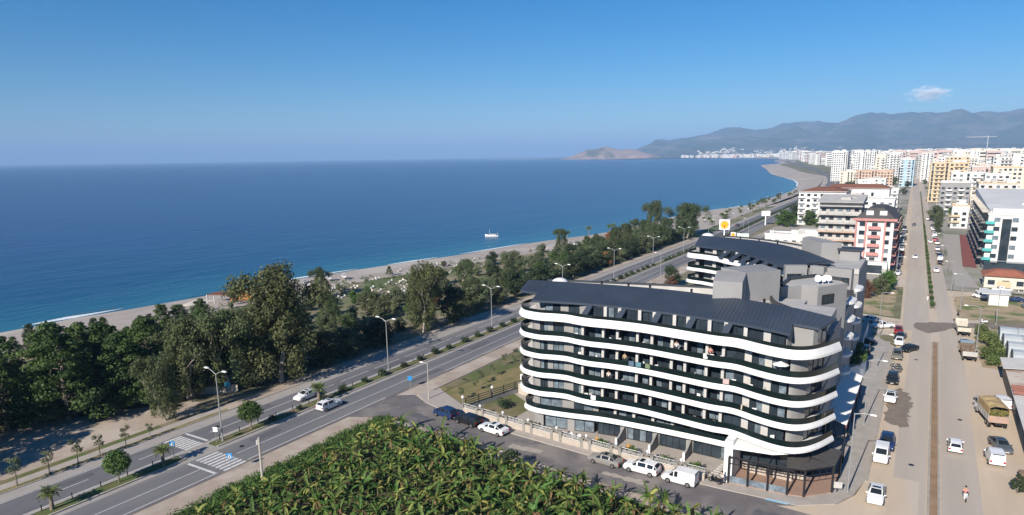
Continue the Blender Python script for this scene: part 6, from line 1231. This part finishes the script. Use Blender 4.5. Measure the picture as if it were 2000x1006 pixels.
for i in range(700):
    y = R.uniform(1500, 5200); x = R.uniform(hx(y) - 20, .1 * y + 60); w = R.uniform(14, 34); h_ = R.uniform(12, 34) * (1 + y / 9000); d_ = R.uniform(14, 24); far.box(x, y, 0, w, d_, h_, 0, R.choice((0, 0, 0, 1, 2)))
    for k in range(int(h_ / 6)):
        far.box(x, y, 2 + k * 6, w * R.uniform(.7, .92), d_ + .6, R.uniform(1.8, 3), 0, 3)
tag(far.build('outer_town', [TW['white'], TW['cream'], TW['rose'], MT['glass']]), 'mass of small pale buildings filling the far town', 'town', kind='stuff')
for i in range(150):
    y = R.uniform(400, 1300); x = R.uniform(hx(y) - 55, .1 * y)
    if any(o[0] < x < o[1] and o[2] < y < o[3] for o in occ) or rx(y) - 6 < x < rx(y) + 8: continue
    tree('olive', x, y, R.uniform(5, 10), 'dark tree standing between the distant town blocks', 'trees among the town blocks', R.choice(('dark', 'olive', 'green')), name='broadleaf_tree', wid=1.2)
# construction crane on the skyline
g = thing('tower_crane', (95, 1900, 0), 'thin construction crane on the hazy skyline', 'crane'); mb = MB(); mb.tube((0, 0, 0), (0, 0, 70), .6, n=4); mb.build('mast', TW['white'], g); MB().tube((-42, 0, 68), (16, 0, 68), .4, n=4).build('jib', TW['white'], g)
# terrace furniture
def chair(x, y, z, r, label, mat, group):
    g = thing('terrace_chair', (x, y, z), label, 'chair', group, r); MB().box(0, 0, .38, .5, .5, .07).build('seat', mat, g); MB().box(0, .24, .42, .5, .06, .5).build('backrest', mat, g)
    for a in (-.2, .2):
        for b in (-.2, .2): MB().box(a, b, 0, .05, .05, .39).build('leg', mat, g)
ORG = M('wicker_orange', (.46, .24, .08), None, 3, .8); CH = [(-37.2, 82.9, 'orange'), (-36.4, 82.6, 'orange'), (-41.0, 83.2, 'white'), (-40.0, 83.0, 'white'), (-46.2, 82.9, 'white'), (-32.4, 82.9, 'orange'), (-31.5, 82.6, 'orange'), (-47.6, 83.0, 'white')]
for i, (x, y, c) in enumerate(CH): chair(x, y, .165, i * 1.3, '%s terrace chair on the ground floor terrace, %s from the white pier' % ('orange wicker' if c == 'orange' else 'white', NM[len(CH) - 1 - sorted(CH).index((x, y, c))]), ORG if c == 'orange' else MT['white'], 'terrace chairs')
BUP = [q for q in UP if q[0] > -49]; R = random.Random(2)
for i in range(22):
    x = R.uniform(-47, -12); k = R.randrange(1, 5); chair(x, at_x(BUP, x)[1] + 1.15, LV[k] + .39, R.uniform(0, 6), 'small white chair on one of the front balconies behind dark glass', MT['white'], 'balcony chairs')
g = thing('parasol', (-13.2, at_x(BUP, -13.2)[1] + 1.1, LV[4] + .38), 'white parasol on the rounded corner balcony below the top band', 'parasol'); MB().tube((0, 0, 0), (0, 0, 1.6), .03).build('pole', MT['lamp'], g); MB().tube((0, 0, 1.35), (0, 0, 1.75), .95, .05, 8).build('canopy', MT['white'], g)

# washing and towels over the balcony glass
TC = [('blue_grey', (.10, .15, .22)), ('teal_blue', (.12, .24, .30)), ('white', (.72, .72, .70)), ('pale_pink', (.55, .40, .38)), ('white', (.7, .7, .72)), ('grey_green', (.17, .22, .13)), ('sand', (.5, .42, .32))]
for i, (x, k) in enumerate(((-33.0, 3), (-32.0, 3), (-22.6, 4), (-20.0, 3), (-38.4, 1), (-30.6, 3), (-17.6, 2))):
    c, n2_ = at_x(BUP, x), TC[i]; mb = MB(); zt = LV[k] + .66 + .75; mb.grid([[(x + a, c[1] + .20 + .02 * math.sin(a * 9), zt - .62), (x + a, c[1] + .2, zt), (x + a, c[1] + .34, zt + .02), (x + a, c[1] + .36, zt - .4)] for a in (0, .25, .5, .75)])
    tag(mb.build('towel', M('towel_' + n2_[0], n2_[1], None, 4, .95)), '%s towel hung over the balcony glass, %s from the left' % (n2_[0].replace('_', ' '), NM[sorted([-33.0, -32.0, -22.6, -20.0, -38.4, -30.6, -17.6]).index(x)].replace('nearest', 'first')), 'towel', 'towels on the balconies')
